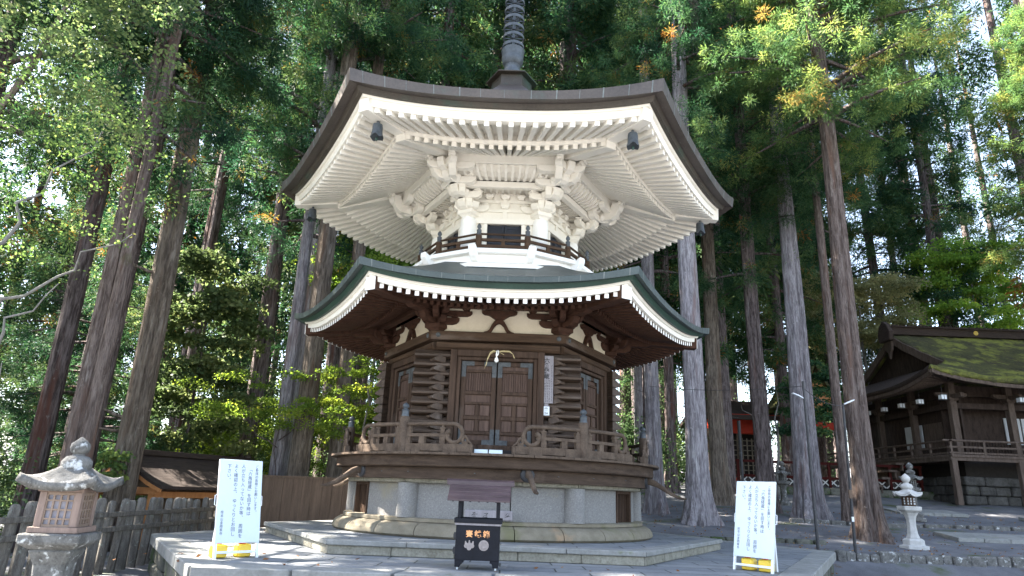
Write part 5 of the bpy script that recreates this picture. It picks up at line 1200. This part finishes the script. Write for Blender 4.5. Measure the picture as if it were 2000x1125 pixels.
# ------------------------------------------------------------------ vegetation
CEDAR = leaf_mat('cedar_foliage', [(0.0, (0.010, 0.030, 0.018)), (0.30, (0.022, 0.060, 0.032)), (0.62, (0.048, 0.105, 0.042)), (0.86, (0.115, 0.165, 0.055)), (0.93, (0.17, 0.15, 0.05)), (1.0, (0.32, 0.155, 0.04))], 0.42, 0.018, 0.30)
MAPLE = leaf_mat('maple_foliage', [(0.0, (0.06, 0.125, 0.025)), (0.5, (0.135, 0.23, 0.045)), (0.85, (0.24, 0.33, 0.06)), (1.0, (0.42, 0.30, 0.06))], 0.55, 0.015, 0.2)
MAPLEG = leaf_mat('green_maple_foliage', [(0.0, (0.05, 0.10, 0.03)), (0.5, (0.11, 0.18, 0.055)), (0.85, (0.19, 0.26, 0.08)), (1.0, (0.34, 0.22, 0.08))], 0.5, 0.015, 0.2)
PALEFOL = leaf_mat('pale_autumn_foliage', [(0.0, (0.14, 0.15, 0.07)), (0.6, (0.26, 0.25, 0.12)), (1.0, (0.42, 0.34, 0.15))], 0.4, 0.02, 0.2)
SHRUB = leaf_mat('shrub_foliage', [(0.0, (0.024, 0.044, 0.020)), (0.5, (0.065, 0.105, 0.042)), (0.9, (0.17, 0.205, 0.085)), (1.0, (0.30, 0.22, 0.10))], 0.45, 0.03, 0.3)

def np_mesh(name, V, F, tint, mat, mat_idx=None, smooth=False):
    """V (n,3), F (m,4) numpy quads, tint (m,)"""
    me = bpy.data.meshes.new(name); n, m = len(V), len(F)
    me.vertices.add(n); me.vertices.foreach_set('co', V.astype(np.float32).ravel())
    me.loops.add(m * 4); me.loops.foreach_set('vertex_index', F.astype(np.int32).ravel())
    me.polygons.add(m); me.polygons.foreach_set('loop_start', np.arange(0, m * 4, 4, dtype=np.int32))
    if mat_idx is not None: me.polygons.foreach_set('material_index', mat_idx.astype(np.int32))
    if smooth: me.polygons.foreach_set('use_smooth', np.ones(m, dtype=bool))
    for q in (mat if isinstance(mat, list) else [mat]): me.materials.append(q)
    a = me.attributes.new('tint', 'FLOAT', 'FACE'); a.data.foreach_set('value', tint.astype(np.float32))
    me.update(calc_edges=True); return me

def blades(rng, C, D, length, width, curl=0.25):
    """one rhombus leaf per row of C (base points) pointing along D; returns V, F"""
    n = len(C); D = D / np.linalg.norm(D, axis=1, keepdims=True)
    S = np.cross(D, rng.normal(size=(n, 3))); S /= np.linalg.norm(S, axis=1, keepdims=True) + 1e-9
    N = np.cross(S, D); L = (length * rng.uniform(.6, 1.25, n))[:, None]; W = (width * rng.uniform(.7, 1.3, n))[:, None]
    V = np.stack([C, C + D * L * .45 + S * W + N * L * curl * .3, C + D * L - N * L * curl * .3, C + D * L * .45 - S * W + N * L * curl * .3], 1).reshape(-1, 3)
    return V, np.arange(4 * n).reshape(-1, 4)

def cedar_crown(seed, z0, z1, rmax, nbr, ntuft, nblade, blen=.15, bwid=.0125, tuft_r=.40, droop=.32, gap=0.0, side=None):
    rng = np.random.default_rng(seed); Cs = []; Ds = []; T = []
    limbs = []
    for b in range(nbr):
        f = rng.uniform(0, 1) ** 0.85; h = lerp(z0, z1, f); az = rng.uniform(0, 2 * math.pi) if side is None or rng.uniform() > .6 else side + rng.normal() * .5
        L = rmax * (1 - .82 * f ** 1.4) * rng.uniform(.55, 1.05) * (0.6 + 0.4 * min(1, f * 5 + .15))
        ns = 7; s = np.linspace(0, 1, ns); up = rng.uniform(-.1, .25)
        P = np.stack([np.cos(az) * L * s, np.sin(az) * L * s, h + L * (up * s - droop * s ** 2.0 + .12 * s ** 4)], 1)
        az2 = az + rng.normal() * .2; P[:, 0] += .15 * L * np.sin(s * 3) * math.sin(az2) * .4
        limbs.append((P, .02 + .022 * L))
        bt = rng.uniform(0, 1)
        k = max(3, int(ntuft * (L / rmax + .25)))
        for t in range(k):
            q = rng.uniform(.22, 1.0) ** .75; i = min(ns - 2, int(q * (ns - 1))); p = P[i] + (P[i + 1] - P[i]) * (q * (ns - 1) - i)
            spread = .42 * L * (1 - abs(q - .6)) * .8
            off = np.array([-math.sin(az), math.cos(az), 0]) * rng.normal() * spread * .55 + np.array([0, 0, 1]) * (rng.normal() * .28 - .12)
            c = p + off; tr = tuft_r * rng.uniform(.6, 1.35)
            m = int(nblade * rng.uniform(.6, 1.3)); d = rng.normal(size=(m, 3)); d[:, 2] = d[:, 2] * .8 - .25; d += np.array([math.cos(az), math.sin(az), 0]) * .5
            d /= np.linalg.norm(d, axis=1, keepdims=True)
            Cs.append(c + d * tr * rng.uniform(.05, .8, (m, 1))); Ds.append(d + rng.normal(size=(m, 3)) * .35 + np.array([0, 0, -.25]))
            tv = np.clip(.05 + .3 * bt + rng.uniform(0, .58), 0, .88); 
            if rng.uniform() < .02: tv = rng.uniform(.89, .98)
            T.append(np.clip(tv + rng.normal(size=m) * .06, 0, 1))
    V, F = blades(rng, np.concatenate(Cs), np.concatenate(Ds), blen, bwid); return V, F, np.concatenate(T), limbs

def broad_crown(seed, centre_fn, nlayer, nper, leaf, spread_z=.12):
    """layered sprays of small broad leaves; centre_fn(rng) -> (centre, radius)"""
    rng = np.random.default_rng(seed); Cs = []; Ds = []; T = []
    for l in range(nlayer):
        c, r = centre_fn(rng); m = nper; a = rng.uniform(0, 2 * math.pi, m); q = r * np.sqrt(rng.uniform(0, 1, m))
        cl = np.sin(a * 3 + l) * .25 + 1
        P = np.stack([c[0] + q * cl * np.cos(a), c[1] + q * np.sin(a), c[2] + rng.normal(size=m) * r * spread_z - .25 * (q ** 2) / max(r, .1)], 1)
        d = rng.normal(size=(m, 3)); d[:, 2] = d[:, 2] * .45 - .15
        Cs.append(P); Ds.append(d); bt = rng.uniform(.0, .55); T.append(np.clip(bt + rng.uniform(0, .4, m), 0, .9 if rng.uniform() > .06 else 1))
    V, F = blades(rng, np.concatenate(Cs), np.concatenate(Ds), leaf, leaf * .38, .15); return V, F, np.concatenate(T)

def trunk_mesh(seed, H, r0, rtop, flare=1.5, limbs=(), fl=.06, lean=(0, 0), split=None, bend=.12):
    rng = random.Random(seed); mb = MB(); n = 60; ph = [rng.uniform(0, 6.28) for _ in range(6)]
    zs = [-.5, -.1, .08, .2, .4, .7, 1.1, 1.7, 2.5, 3.5, 5, 6.5, 8, 10, 12, 14.5, 17, 20, 23, 27, 32, 38]
    zs = [z for z in zs if z < H] + [H]
    rings = []
    for z in zs:
        f = max(0, z) / H; base = lerp(r0, rtop, f ** .85); e = math.exp(-max(0, z) * 1.5); fr = 1 + (flare - 1) * e
        cx = lean[0] * f + bend * r0 * math.sin(z * .35 + ph[4]); cy = lean[1] * f + bend * r0 * math.cos(z * .3 + ph[5]); ring = []
        for i in range(n):
            t = 2 * math.pi * i / n
            q = 1 + fl * math.sin(3 * t + ph[0] + z * .05) + fl * .6 * math.sin(5 * t + ph[1] - z * .08) + fl * .35 * math.sin(9 * t + ph[2] + z * .2) + fl * .30 * math.sin(17 * t + ph[3] + z * .25 + 1.5 * math.sin(z * .6 + ph[1])) + fl * .22 * math.sin(26 * t + ph[5] - z * .3) + e * .42 * max(0, math.sin(3 * t + ph[3])) ** 1.5 + e * .22 * max(0, math.sin(5 * t + ph[1])) ** 1.5 + e * .10 * math.sin(11 * t + ph[2]) - e * .12
            if split is not None: q *= 1 - .22 * math.exp(-((math.atan2(math.sin(t - split), math.cos(t - split))) / .16) ** 2)
            ring.append((cx + base * fr * q * math.cos(t), cy + base * fr * q * math.sin(t), z))
        rings.append(ring)
    mb.loft(rings)
    return mb
def add_limbs(mb, limbs, frac, rng, thin=1.0):
    for P, r in limbs:
        if rng.random() < frac: mb.tube([tuple(p) for p in P[:6]], [r * thin * (1 - .16 * i) for i in range(6)], 5)

CEDAR_LIT = leaf_mat('cedar_foliage_lit', [(0.0, (0.022, 0.055, 0.026)), (0.30, (0.055, 0.115, 0.045)), (0.62, (0.12, 0.19, 0.06)), (0.86, (0.23, 0.27, 0.08)), (0.93, (0.30, 0.20, 0.06)), (1.0, (0.22, 0.165, 0.055))], 0.45, 0.01, 0.15)  # brightened yellow-green copy of CEDAR; sunlight is put into the leaf colour
CR = {}
def crown(key, *a, **k):
    if key not in CR:
        V, F, T, limbs = cedar_crown(*a, **k); ml = MB(); rng = random.Random(len(CR)); tube_end = []
        add_limbs(ml, limbs, .75, rng); fq = [f for f in ml.f if len(f) == 4]; nb_ = len(F)
        F = np.concatenate([F, np.array(fq) + len(V)]); V = np.concatenate([V, np.array(ml.v)]); T = np.concatenate([T, np.zeros(len(fq))])
        mi = np.zeros(len(F)); mi[nb_:] = 1
        CR[key] = np_mesh('cedar_crown', V, F, T, [CEDAR_LIT if key == 'e' else CEDAR, BARK], mi)
    return CR[key]
crown('a', 1, 8.5, 27, 3.9, 74, 13, 105); crown('b', 2, 6.0, 26, 4.2, 78, 13, 105); crown('c', 3, 11.5, 29, 4.2, 74, 14, 105); crown('d', 4, 9.5, 28, 3.4, 72, 13, 105)
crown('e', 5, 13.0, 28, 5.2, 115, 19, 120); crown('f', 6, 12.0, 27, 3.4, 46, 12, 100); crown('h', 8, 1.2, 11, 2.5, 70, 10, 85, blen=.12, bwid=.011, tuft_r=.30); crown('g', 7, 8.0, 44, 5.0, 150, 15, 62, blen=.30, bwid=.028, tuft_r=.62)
def cedar(label, x, y, r0, rtop, key, seed, H=27, flare=1.45, rz=None, group='tall cedar trees round the pagoda', limbfrac=.75, split=None, bare=(), zs=1.0, bend=.12, name='cedar_tree', bk=None, crown_on=True):
    bk = bk or BARK; r0 *= .80; rtop *= .80
    me = CR[key]; rng = random.Random(seed)
    t = thing(name, label, 'tree', (x, y, gz(x, y) - .03), 0, group)
    a = rng.uniform(0, 6.28) if rz is None else rz
    mb = trunk_mesh(seed, H, r0, rtop, flare, split=split, bend=bend); mb.build('trunk', bk, t, smooth=60)
    for z, az, L_ in bare:                                       # dead or bare side branches
        ml = MB(); pts = [(0, 0, z)]; d = Vector((math.cos(az), math.sin(az), rng.uniform(-.1, .3)))
        for i in range(6): d = (d + Vector((rng.uniform(-.25, .25), rng.uniform(-.25, .25), rng.uniform(-.15, .25)))).normalized(); pts.append(tuple(Vector(pts[-1]) + d * L_ / 6))
        ml.tube(pts, [.055, .045, .036, .028, .02, .014, .006], 6); ml.build('bare_branch', bk, t, rz=a)
    put(me, 'crown', t, (0, 0, 0), a).scale = (1, 1, zs)
    return t
G = 'tall cedar trees round the pagoda'
# right of the pagoda
cedar('massive reddish cedar with split trunk beside the thinner lamp pole', 10.62, 20.3, .43, .20, 'e', 41, H=29, flare=1.5, split=R(-95), bare=((9.5, .3, 3.2), (11.3, -.2, 3.5), (12.6, .5, 3), (13.5, .1, 2.6), (14.2, 2.6, 1.8)), rz=1.0, bk=BARKR)
cedar('broad grey cedar whose foot is crossed by the thicker lamp pole', 10.85, 24.6, .56, .16, 'd', 42, H=26, flare=1.35, split=R(-80), rz=2.0, bk=BARKS)
cedar('slim leaning cedar between the two thickest trunks on the right', 11.55, 23.4, .22, .12, 'd', 43, H=24, flare=1.5, rz=4.1, bk=BARKR)
cedar('cedar with a sunlit streak on its trunk standing above the lamp pole sign', 9.75, 26.0, .40, .22, 'a', 44, H=27, flare=1.4, rz=.4)
cedar('pale silvery cedar trunk right beside the pagoda eaves', 6.22, 22.5, .46, .26, 'c', 45, H=29, flare=1.55, rz=3.3, bk=BARKS)
cedar('slimmer silvery cedar trunk half hidden by the lower eave of the pagoda', 5.32, 24.7, .36, .2, 'a', 46, H=27, flare=1.5, rz=5.2, bk=BARKS)
cedar('greenish brown cedar behind the pale silvery trunk', 8.68, 28.0, .42, .22, 'd', 47, H=34, flare=1.4, rz=.9, bk=BARKW, zs=1.30)
cedar('dark thin cedar in the gap between two silvery trunks', 7.7, 32.0, .30, .2, 'g', 48, H=37, rz=2.2, zs=0.88)
cedar('pale thin cedar rising behind the upper roof edge', 6.65, 34.0, .28, .17, 'g', 49, H=39, rz=1.9, bk=BARKS, zs=0.91)
cedar('tall cedar behind the ridge of the mossy hall', 27.5, 48, .5, .2, 'g', 50, H=44, rz=1.2, zs=1.03)
cedar('dark cedar rising behind the gable of the mossy hall', 23.0, 50, .5, .2, 'g', 51, H=45, rz=2.7, zs=1.06)
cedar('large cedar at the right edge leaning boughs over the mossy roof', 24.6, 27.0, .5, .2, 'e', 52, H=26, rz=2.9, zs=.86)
cedar('cedar behind the vermilion shrine roof', 17.0, 46, .45, .2, 'g', 53, H=43, rz=3.9, zs=1.00)
cedar('tall full cedar behind the right half of the mossy roof ridge', 31.0, 46.0, .5, .2, 'g', 54, H=45, rz=4.2, zs=1.06)
cedar('cedar towering above the ridge end of the mossy hall', 20.5, 46.5, .5, .2, 'g', 55, H=45, rz=5.8, zs=1.06)
cedar('cedar far behind the vermilion shrine, nearer the pagoda', 11.6, 41.5, .4, .2, 'g', 57, H=38, rz=1.3, zs=.86)
cedar('cedar deep in the wood between the silvery trunks and the shrine', 9.4, 39.0, .38, .2, 'g', 58, H=36, rz=4.3, zs=.82)
cedar('cedar deep in the wood above the shrine gable', 14.6, 45.0, .4, .2, 'g', 59, H=40, rz=2.3, zs=.9)
cedar('cedar filling the gap between the massive reddish trunk and the hall', 15.5, 37.5, .36, .2, 'g', 56, H=39, rz=.3, zs=0.91)
cedar('off-frame cedar with low boughs, added outside the left edge to shade the paving', -12.3, 10.9, .33, .2, 'b', 79, H=25, rz=2.2)  # stands out of view, added so its crown dapples the paving with shade
# left of the pagoda
cedar('reddish twin cedar, thicker stem, behind the box lantern', -8.86, 14.1, .21, .15, 'a', 61, H=21, flare=1.4, rz=.5, bk=BARKR)
cedar('reddish twin cedar, slimmer stem towards the sunlit trunk', -8.53, 14.0, .20, .11, 'a', 62, H=20, flare=1.3, rz=3.5, bk=BARKR)
cedar('thick sunlit grooved cedar behind the picket fence', -8.75, 16.0, .36, .27, 'd', 63, H=27, flare=1.35, split=R(-60), rz=4.0, bare=((2.6, -.9, 1.5), (2.9, -.6, 1.3), (6.5, -.2, 1.8)), bk=BARKW)
cedar('dark cedar at far left behind the pale twisted maple branches', -10.3, 15.2, .27, .2, 'f', 64, H=25, flare=1.4, rz=1.4)
cedar('high cedar stem above the reddish twin cedar', -10.0, 16.6, .24, .2, 'f', 65, H=26, flare=1.4, rz=2.4)
cedar('thin straight cedar far behind the sunlit grooved trunk', -11.5, 24.0, .25, .17, 'f', 66, H=26, rz=3.0)
cedar('dark brown cedar in shade above the bright maple', -8.3, 22.0, .34, .26, 'd', 67, H=27, flare=1.3, rz=5.0)
cedar('pale grooved cedar, the leftmost of the close trunks behind the board fence', -6.5, 19.7, .25, .17, 'a', 68, H=26, flare=1.3, split=R(-100), rz=5.9, bk=BARKS)
cedar('slim grey cedar standing just behind the pale grooved one', -6.62, 21.2, .26, .2, 'c', 69, H=27, flare=1.3, rz=.2, bk=BARKS)
cedar('thick brown cedar behind the middle of the board fence', -5.8, 19.4, .36, .27, 'c', 70, H=28, flare=1.25, rz=2.9, bk=BARKW)
cedar('brown cedar partly hidden by the lower left eave', -5.02, 20.4, .27, .2, 'c', 71, H=27, flare=1.25, rz=1.1, bk=BARKW)
cedar('cedar at the left edge behind the grey maple', -12.6, 14.0, .33, .2, 'b', 72, H=25, rz=4.4)
cedar('shaded cedar deep in the left wood beside the twin trunks', -13.2, 21.0, .33, .2, 'f', 73, H=26, rz=.8)
cedar('cedar far behind between the twin trunk and the grooved trunk', -13.6, 28.0, .35, .2, 'f', 74, H=27, rz=5.5)
cedar('cedar directly behind the finial of the pagoda', -1.2, 30.0, .4, .2, 'g', 75, H=40, rz=5.1, zs=0.94)
cedar('cedar behind the upper roof, right of the finial', 2.6, 29.0, .4, .2, 'g', 76, H=39, rz=.7, zs=0.91)
cedar('cedar behind the upper roof, left of the finial', -3.6, 27.5, .4, .2, 'g', 77, H=37, rz=3.1, zs=0.88)
cedar('cedar overhanging the upper left corner of the pagoda roof', -6.6, 25.0, .4, .2, 'g', 78, H=36, rz=4.7, zs=0.85)

# broadleaf trees
def broad_tree(name, label, loc, boxes, leaf, nper, mat, stems, seed, nlayer, barkm=GREYBARK, sz=.12):
    t = thing(name, label, 'tree', loc)
    def cf(rng):
        b = boxes[rng.integers(len(boxes))]; return (np.array([rng.uniform(b[0], b[1]), rng.uniform(b[2], b[3]), rng.uniform(b[4], b[5])]), rng.uniform(b[6], b[7]))
    V, F, T = broad_crown(seed, cf, nlayer, nper, leaf, sz); put(np_mesh('leaf_crown', V, F, T, mat), 'crown', t)
    mb = MB()
    for pts, r in stems: mb.tube(pts, [r * (1 - .8 * i / (len(pts) - 1)) for i in range(len(pts))], 8)
    mb.build('trunk', barkm, t, smooth=60); return t
rng0 = random.Random(77)
def crook(p0, p1, n=8, j=.12):
    p0, p1 = Vector(p0), Vector(p1); out = []
    for i in range(n + 1): out.append(tuple(p0.lerp(p1, i / n) + Vector((rng0.uniform(-j, j), rng0.uniform(-j, j), rng0.uniform(-j, j) * .6)) * (1 if 0 < i < n else 0)))
    return out
# bright lime maple behind the board fence
broad_tree('lime_maple', 'bright lime green maple spreading behind the board fence and brown trunks', (-7.2, 22.6, -.5), [(-3.2, 3.6, -.9, 1.0, 2.0, 4.6, .4, .9), (-3.4, 1.0, -.6, .6, 1.4, 3.4, .35, .8), (0, 3.4, -.6, .6, 3.0, 5.2, .35, .8)], .07, 420, MAPLE,
           [(crook((0, .3, 0), (.1, .2, 4.0)), .07), (crook((0, .25, 1.4), (-2.4, 0, 3.2)), .04), (crook((.05, .2, 2.2), (2.2, -.1, 4.4)), .04)], 5, 110, barkm=BARK)
broad_tree('lime_maple', 'light lime maple sprays floating in front of the brown trunks left of the pagoda', (-6.4, 19.0, -.5), [(-2.6, 1.9, -.4, .5, 3.0, 4.5, .25, .55)], .065, 240, MAPLE, [(crook((0, .3, 0), (.0, .2, 3.8)), .035), (crook((0, .25, 2.4), (-1.8, 0, 3.8)), .02), (crook((0, .25, 2.6), (1.5, 0, 4.1)), .02)], 16, 30, barkm=BARK)
broad_tree('lime_maple', 'lime green sapling with airy sprays beside the lower left railing of the pagoda', (-3.9, 18.6, -.5), [(-1.0, .9, -.4, .4, 2.6, 5.2, .25, .5)], .08, 220, MAPLE, [(crook((0, 0, 0), (0.1, 0, 4.8)), .05), (crook((0, 0, 2.4), (.9, 0, 3.6)), .025)], 6, 22)
broad_tree('lime_maple', 'yellow green maple crown showing between the two left eaves of the pagoda', (-4.6, 21.8, -.5), [(-2.2, 2.6, -1.2, 1.2, 7.4, 10.2, .5, 1.0), (-.4, 2.8, -1, 1, 7.6, 9.4, .4, .8)], .10, 330, MAPLE, [(crook((0, .6, 0), (.2, .4, 9.0), 10), .11), (crook((.1, .5, 6.0), (2.2, 0, 8.6)), .05)], 7, 90)
broad_tree('grey_maple', 'slender pale grey maple with twisting bare branches at the left edge', (-6.9, 8.3, -.62), [(-1.6, 1.3, -.6, 1.4, 4.6, 7.0, .3, .6), (-.2, 1.7, -.2, 1.4, 4.6, 6.4, .3, .6)], .05, 120, MAPLEG,
           [(crook((-.3, .5, 0), (-.35, .2, 5.5), 10, .10), .075), (crook((-.34, .3, 2.6), (.9, .2, 4.0)), .03), (crook((-.34, .3, 3.4), (1.6, .4, 4.8)), .03), (crook((-.33, .3, 1.9), (.5, .1, 2.9)), .026), (crook((-.33, .25, 4.4), (.7, .6, 6.5)), .03)], 8, 30)
broad_tree('grey_maple', 'smooth grey bough slanting across the upper left corner', (-7.6, 9.2, -.62), [(-1.4, 1.4, -1.0, 1.2, 7.2, 10.6, .4, .8)], .08, 230, SHRUB, [(crook((-3.2, 1.0, 0), (.1, .6, 11.5), 10, .10), .12), (crook((-1.4, .8, 6.8), (-2.2, .2, 9.4)), .05)], 9, 30, barkm=BARKW)
broad_tree('pale_tree', 'pale beige-green autumn tree behind the hall roof, left of its ridge end', (22.6, 41.5, 1.2), [(-3.0, 3.0, -1.5, 1.5, 9.5, 14.2, .7, 1.2)], .17, 260, PALEFOL, [(crook((0, 0, 0), (0, 0, 12.5), 9), .2), (crook((0, 0, 7), (2.2, 0, 12)), .08), (crook((0, 0, 7.5), (-2.2, 0, 12.2)), .08)], 10, 80)
broad_tree('lime_maple', 'sunlit yellow-green tree at the right edge above the mossy roof', (32.0, 44.0, 1.0), [(-3.5, 3.0, -2, 2, 8.5, 18.0, .8, 1.5)], .2, 320, MAPLE, [(crook((0, 0, 0), (0, 0, 15), 9), .25), (crook((0, 0, 7), (-2.4, 0, 13)), .1)], 12, 80)
broad_tree('small_pine', 'dark green pine sprays hanging before the vermilion shrine', (13.0, 33.0, .9), [(.6, 3.6, -.8, .8, 3.4, 7.0, .4, .8)], .13, 260, CEDAR, [(crook((0, 0, 0), (.3, 0, 5.4)), .10), (crook((0, 0, 3), (-1.5, 0, 4.6)), .05)], 13, 40)
broad_tree('young_cedar', 'soft young cedar spray drooping over the orange gable of the well house', (-8.9, 15.4, -.6), [(-.7, .5, -.3, .1, 1.5, 2.3, .2, .35)], .10, 150, CEDAR_LIT, [(crook((0, 0, 0), (.1, 0, 2.3)), .03)], 14, 9, barkm=BARK)
broad_tree('young_cedar', 'fresh green young cedar filling the gap between the shaded brown trunks on the left', (-9.6, 20.5, -.6), [(-1.6, 1.5, -1, 1, 2.6, 8.5, .45, .9)], .15, 300, SHRUB, [(crook((0, 0, 0), (0.1, 0, 8.2)), .07)], 15, 60, barkm=BARK)

for i, (lb, x, y, h, mt, lf_, sd) in enumerate((('tall airy cypress sapling with sunlit sprays left of the grooved trunk', -11.6, 18.5, 9.5, SHRUB, .13, 301), ('leafy understory tree in the gap left of the reddish twin cedar', -12.0, 12.4, 8.0, SHRUB, .12, 302),
        ('sunlit understory tree far behind the reddish twin cedar', -16.5, 24.0, 12.0, SHRUB, .18, 303), ('airy sapling behind the far stem of the reddish twin cedar', -14.8, 17.0, 9.0, SHRUB, .15, 304),
        ('understory tree with drooping sprays behind the board fence', -3.6, 26.5, 9.0, SHRUB, .17, 305), ('yellowish understory tree glowing deep behind the picket fence', -18.5, 30.0, 13.0, MAPLE, .2, 306), ('understory tree glowing behind the well house roof', -13.5, 33.0, 11.0, MAPLE, .2, 307))):
    t = thing('understory_tree', lb, 'tree', (x, y, gz(x, y))); f = h / 11.0
    mb = MB(); mb.tube(crook((0, 0, -.1), (.1, 0, h * .97), 9, .06), [.10 * (1 - .09 * i) for i in range(10)], 8); mb.build('trunk', BARK, t, smooth=60)
    q = put(CR['h'], 'crown', t, (0, 0, 0), sd * 1.7); q.scale = (f ** .5 * 1.1, f ** .5 * 1.1, f)

# undergrowth on the left, forest floor litter and the far wood
def mass(name, label, seed, clumps, leaf, mat, nper, sz=.5):
    it = iter(clumps)
    V, F, T = broad_crown(seed, lambda rng: next(it), len(clumps), nper, leaf, sz); o = put(np_mesh(name, V, F, T, mat), name); return tag(o, label, kind='stuff')
rng = np.random.default_rng(31); cl = []
for i in range(260):
    x, y = rng.uniform(-17, -7.0), rng.uniform(8.5, 26)
    if x > -7.6 and y < 17: x -= 1
    if y > 11.5 and x > -10.8 and y < 21: continue
    cl.append((np.array([x, y, -.5 + rng.uniform(.1, 1.0) * (1 + .06 * (y - 8))]), rng.uniform(.3, .8)))
for i in range(70): cl.append((np.array([rng.uniform(-14, -3), rng.uniform(21.5, 27), rng.uniform(.2, 2.4)]), rng.uniform(.4, .9)))
mass('undergrowth', 'low leafy undergrowth beneath the cedars on the left', 32, cl, .075, SHRUB, 420)
cl = []
for i in range(230):
    y = rng.uniform(30, 46); x = rng.uniform(-22, 13)
    if x > 8: y = rng.uniform(42, 50)
    cl.append((np.array([x, y, gz(x, y) + rng.uniform(.3, 3.6)]), rng.uniform(.6, 1.5)))
for i in range(110):
    x, y = rng.uniform(4, 30), rng.uniform(46.5, 54); cl.append((np.array([x, y, gz(x, y) + rng.uniform(.5, 10.5)]), rng.uniform(.8, 1.6)))
for i in range(190):
    x, y = rng.uniform(-36, -9), rng.uniform(27, 44)
    if abs(x) > y * .95: continue
    cl.append((np.array([x, y, gz(x, y) + rng.uniform(.5, 11.0)]), rng.uniform(.8, 1.6)))
mass('undergrowth', 'shrubs and saplings on the floor of the wood behind the pagoda', 33, cl, .15, SHRUB, 420)

def far_wood():
    rng = np.random.default_rng(99); Vs = []; Fs = []; Ts = []; Ms = []; nv = 0
    proto = []
    for s in range(4):
        V, F, T, _ = cedar_crown(200 + s, 5.0 + s, 27, 4.2, 72, 11, 16, blen=.42, bwid=.05, tuft_r=.60); proto.append((V, F, T))
    spots = []
    for ring, (d, n) in enumerate(((37, 16), (44, 19), (52, 22), (62, 26), (76, 30))):
        for i in range(n):
            a = lerp(-62, 62, (i + rng.uniform(.1, .9)) / n); dd = d + rng.uniform(-3, 3); x, y = dd * math.sin(R(a)) * 1.0, dd * math.cos(R(a))
            if a < -34 and rng.uniform() < .5: continue
            if 13 < x < 40 and 24 < y < 45: continue
            spots.append((x, y, rng.uniform(.95, 1.25) * (1.12 if a > -12 else .95)))
    for (x, y, s) in [(-24, 2, .7), (-27, 20, .8), (-22, 32, .9), (25, 23, 1.0), (28, 31, 1.1)]: spots.append((x, y, s))  # the left ones, mostly out of view, are added to cast shade
    for i, (x, y, s) in enumerate(spots):
        sz_ = 1.75 if (x > -9 and y > 28) else 1.0; V, F, T = proto[i % 4]; Q = V.reshape(-1, 4, 3); mz = Q[:, :1, 2:3] * (sz_ - 1.0); V = (Q + np.concatenate([np.zeros_like(mz), np.zeros_like(mz), mz], 2)).reshape(-1, 3); a = rng.uniform(0, 6.28); ca, sa = math.cos(a), math.sin(a); keep = np.arange(len(F))
        P = np.stack([V[:, 0] * ca - V[:, 1] * sa, V[:, 0] * sa + V[:, 1] * ca, V[:, 2]], 1) * np.array([s, s, s]) + np.array([x, y, gz(x, y)])
        Vs.append(P); Fs.append(F + nv); nv += len(P); Ts.append(np.clip(T + rng.normal() * .08, 0, .99)); Ms.append(np.zeros(len(F)))
        n = 9; zz = [-.5, .4, 8 * sz_ * s, 17 * sz_ * s, 26 * s * sz_]; rr_ = [.5, .38, .3, .22, .05]; ring = []
        for z, q in zip(zz, rr_):
            for k in range(n): ring.append((x + q * s * math.cos(2 * math.pi * k / n), y + q * s * math.sin(2 * math.pi * k / n), gz(x, y) + z))
        fq = [[r * n + k, r * n + (k + 1) % n, (r + 1) * n + (k + 1) % n, (r + 1) * n + k] for r in range(4) for k in range(n)]
        Vs.append(np.array(ring)); Fs.append(np.array(fq) + nv); nv += len(ring); Ts.append(np.zeros(len(fq))); Ms.append(np.ones(len(fq)))
    o = put(np_mesh('cedar_forest', np.concatenate(Vs), np.concatenate(Fs), np.concatenate(Ts), [CEDAR, BARK], np.concatenate(Ms)), 'cedar_forest')
    return tag(o, 'dense cedar wood closing off the view all round', kind='stuff')
far_wood()

# fallen needles and leaves
rng = np.random.default_rng(5); n = 4200
x = rng.uniform(-8, 20, n); y = rng.uniform(8.3, 27, n) ; keep = (y > 16.4) | (x > 7.5) | (rng.uniform(size=n) < .22); x, y = x[keep], y[keep]
z = np.array([(.004 if (-5 < a < 5.2 and 8.6 < b < 17) else gz(a, b) + .012) for a, b in zip(x, y)])
ok = ~((np.hypot(x - X0, y - D0) < 4.7)); C = np.stack([x, y, z], 1)[ok]
V, F = blades(rng, C, np.concatenate([rng.normal(size=(len(C), 2)), rng.uniform(0, .35, (len(C), 1))], 1), .075, .016)
LITTER = leaf_mat('fallen_leaf', [(0, (.10, .05, .025)), (.6, (.22, .11, .04)), (1, (.32, .22, .08))], .2)
tag(put(np_mesh('leaf_litter', V, F, rng.uniform(size=len(F)), LITTER), 'leaf_litter'), 'brown fallen leaves strewn on gravel and paving', kind='stuff')
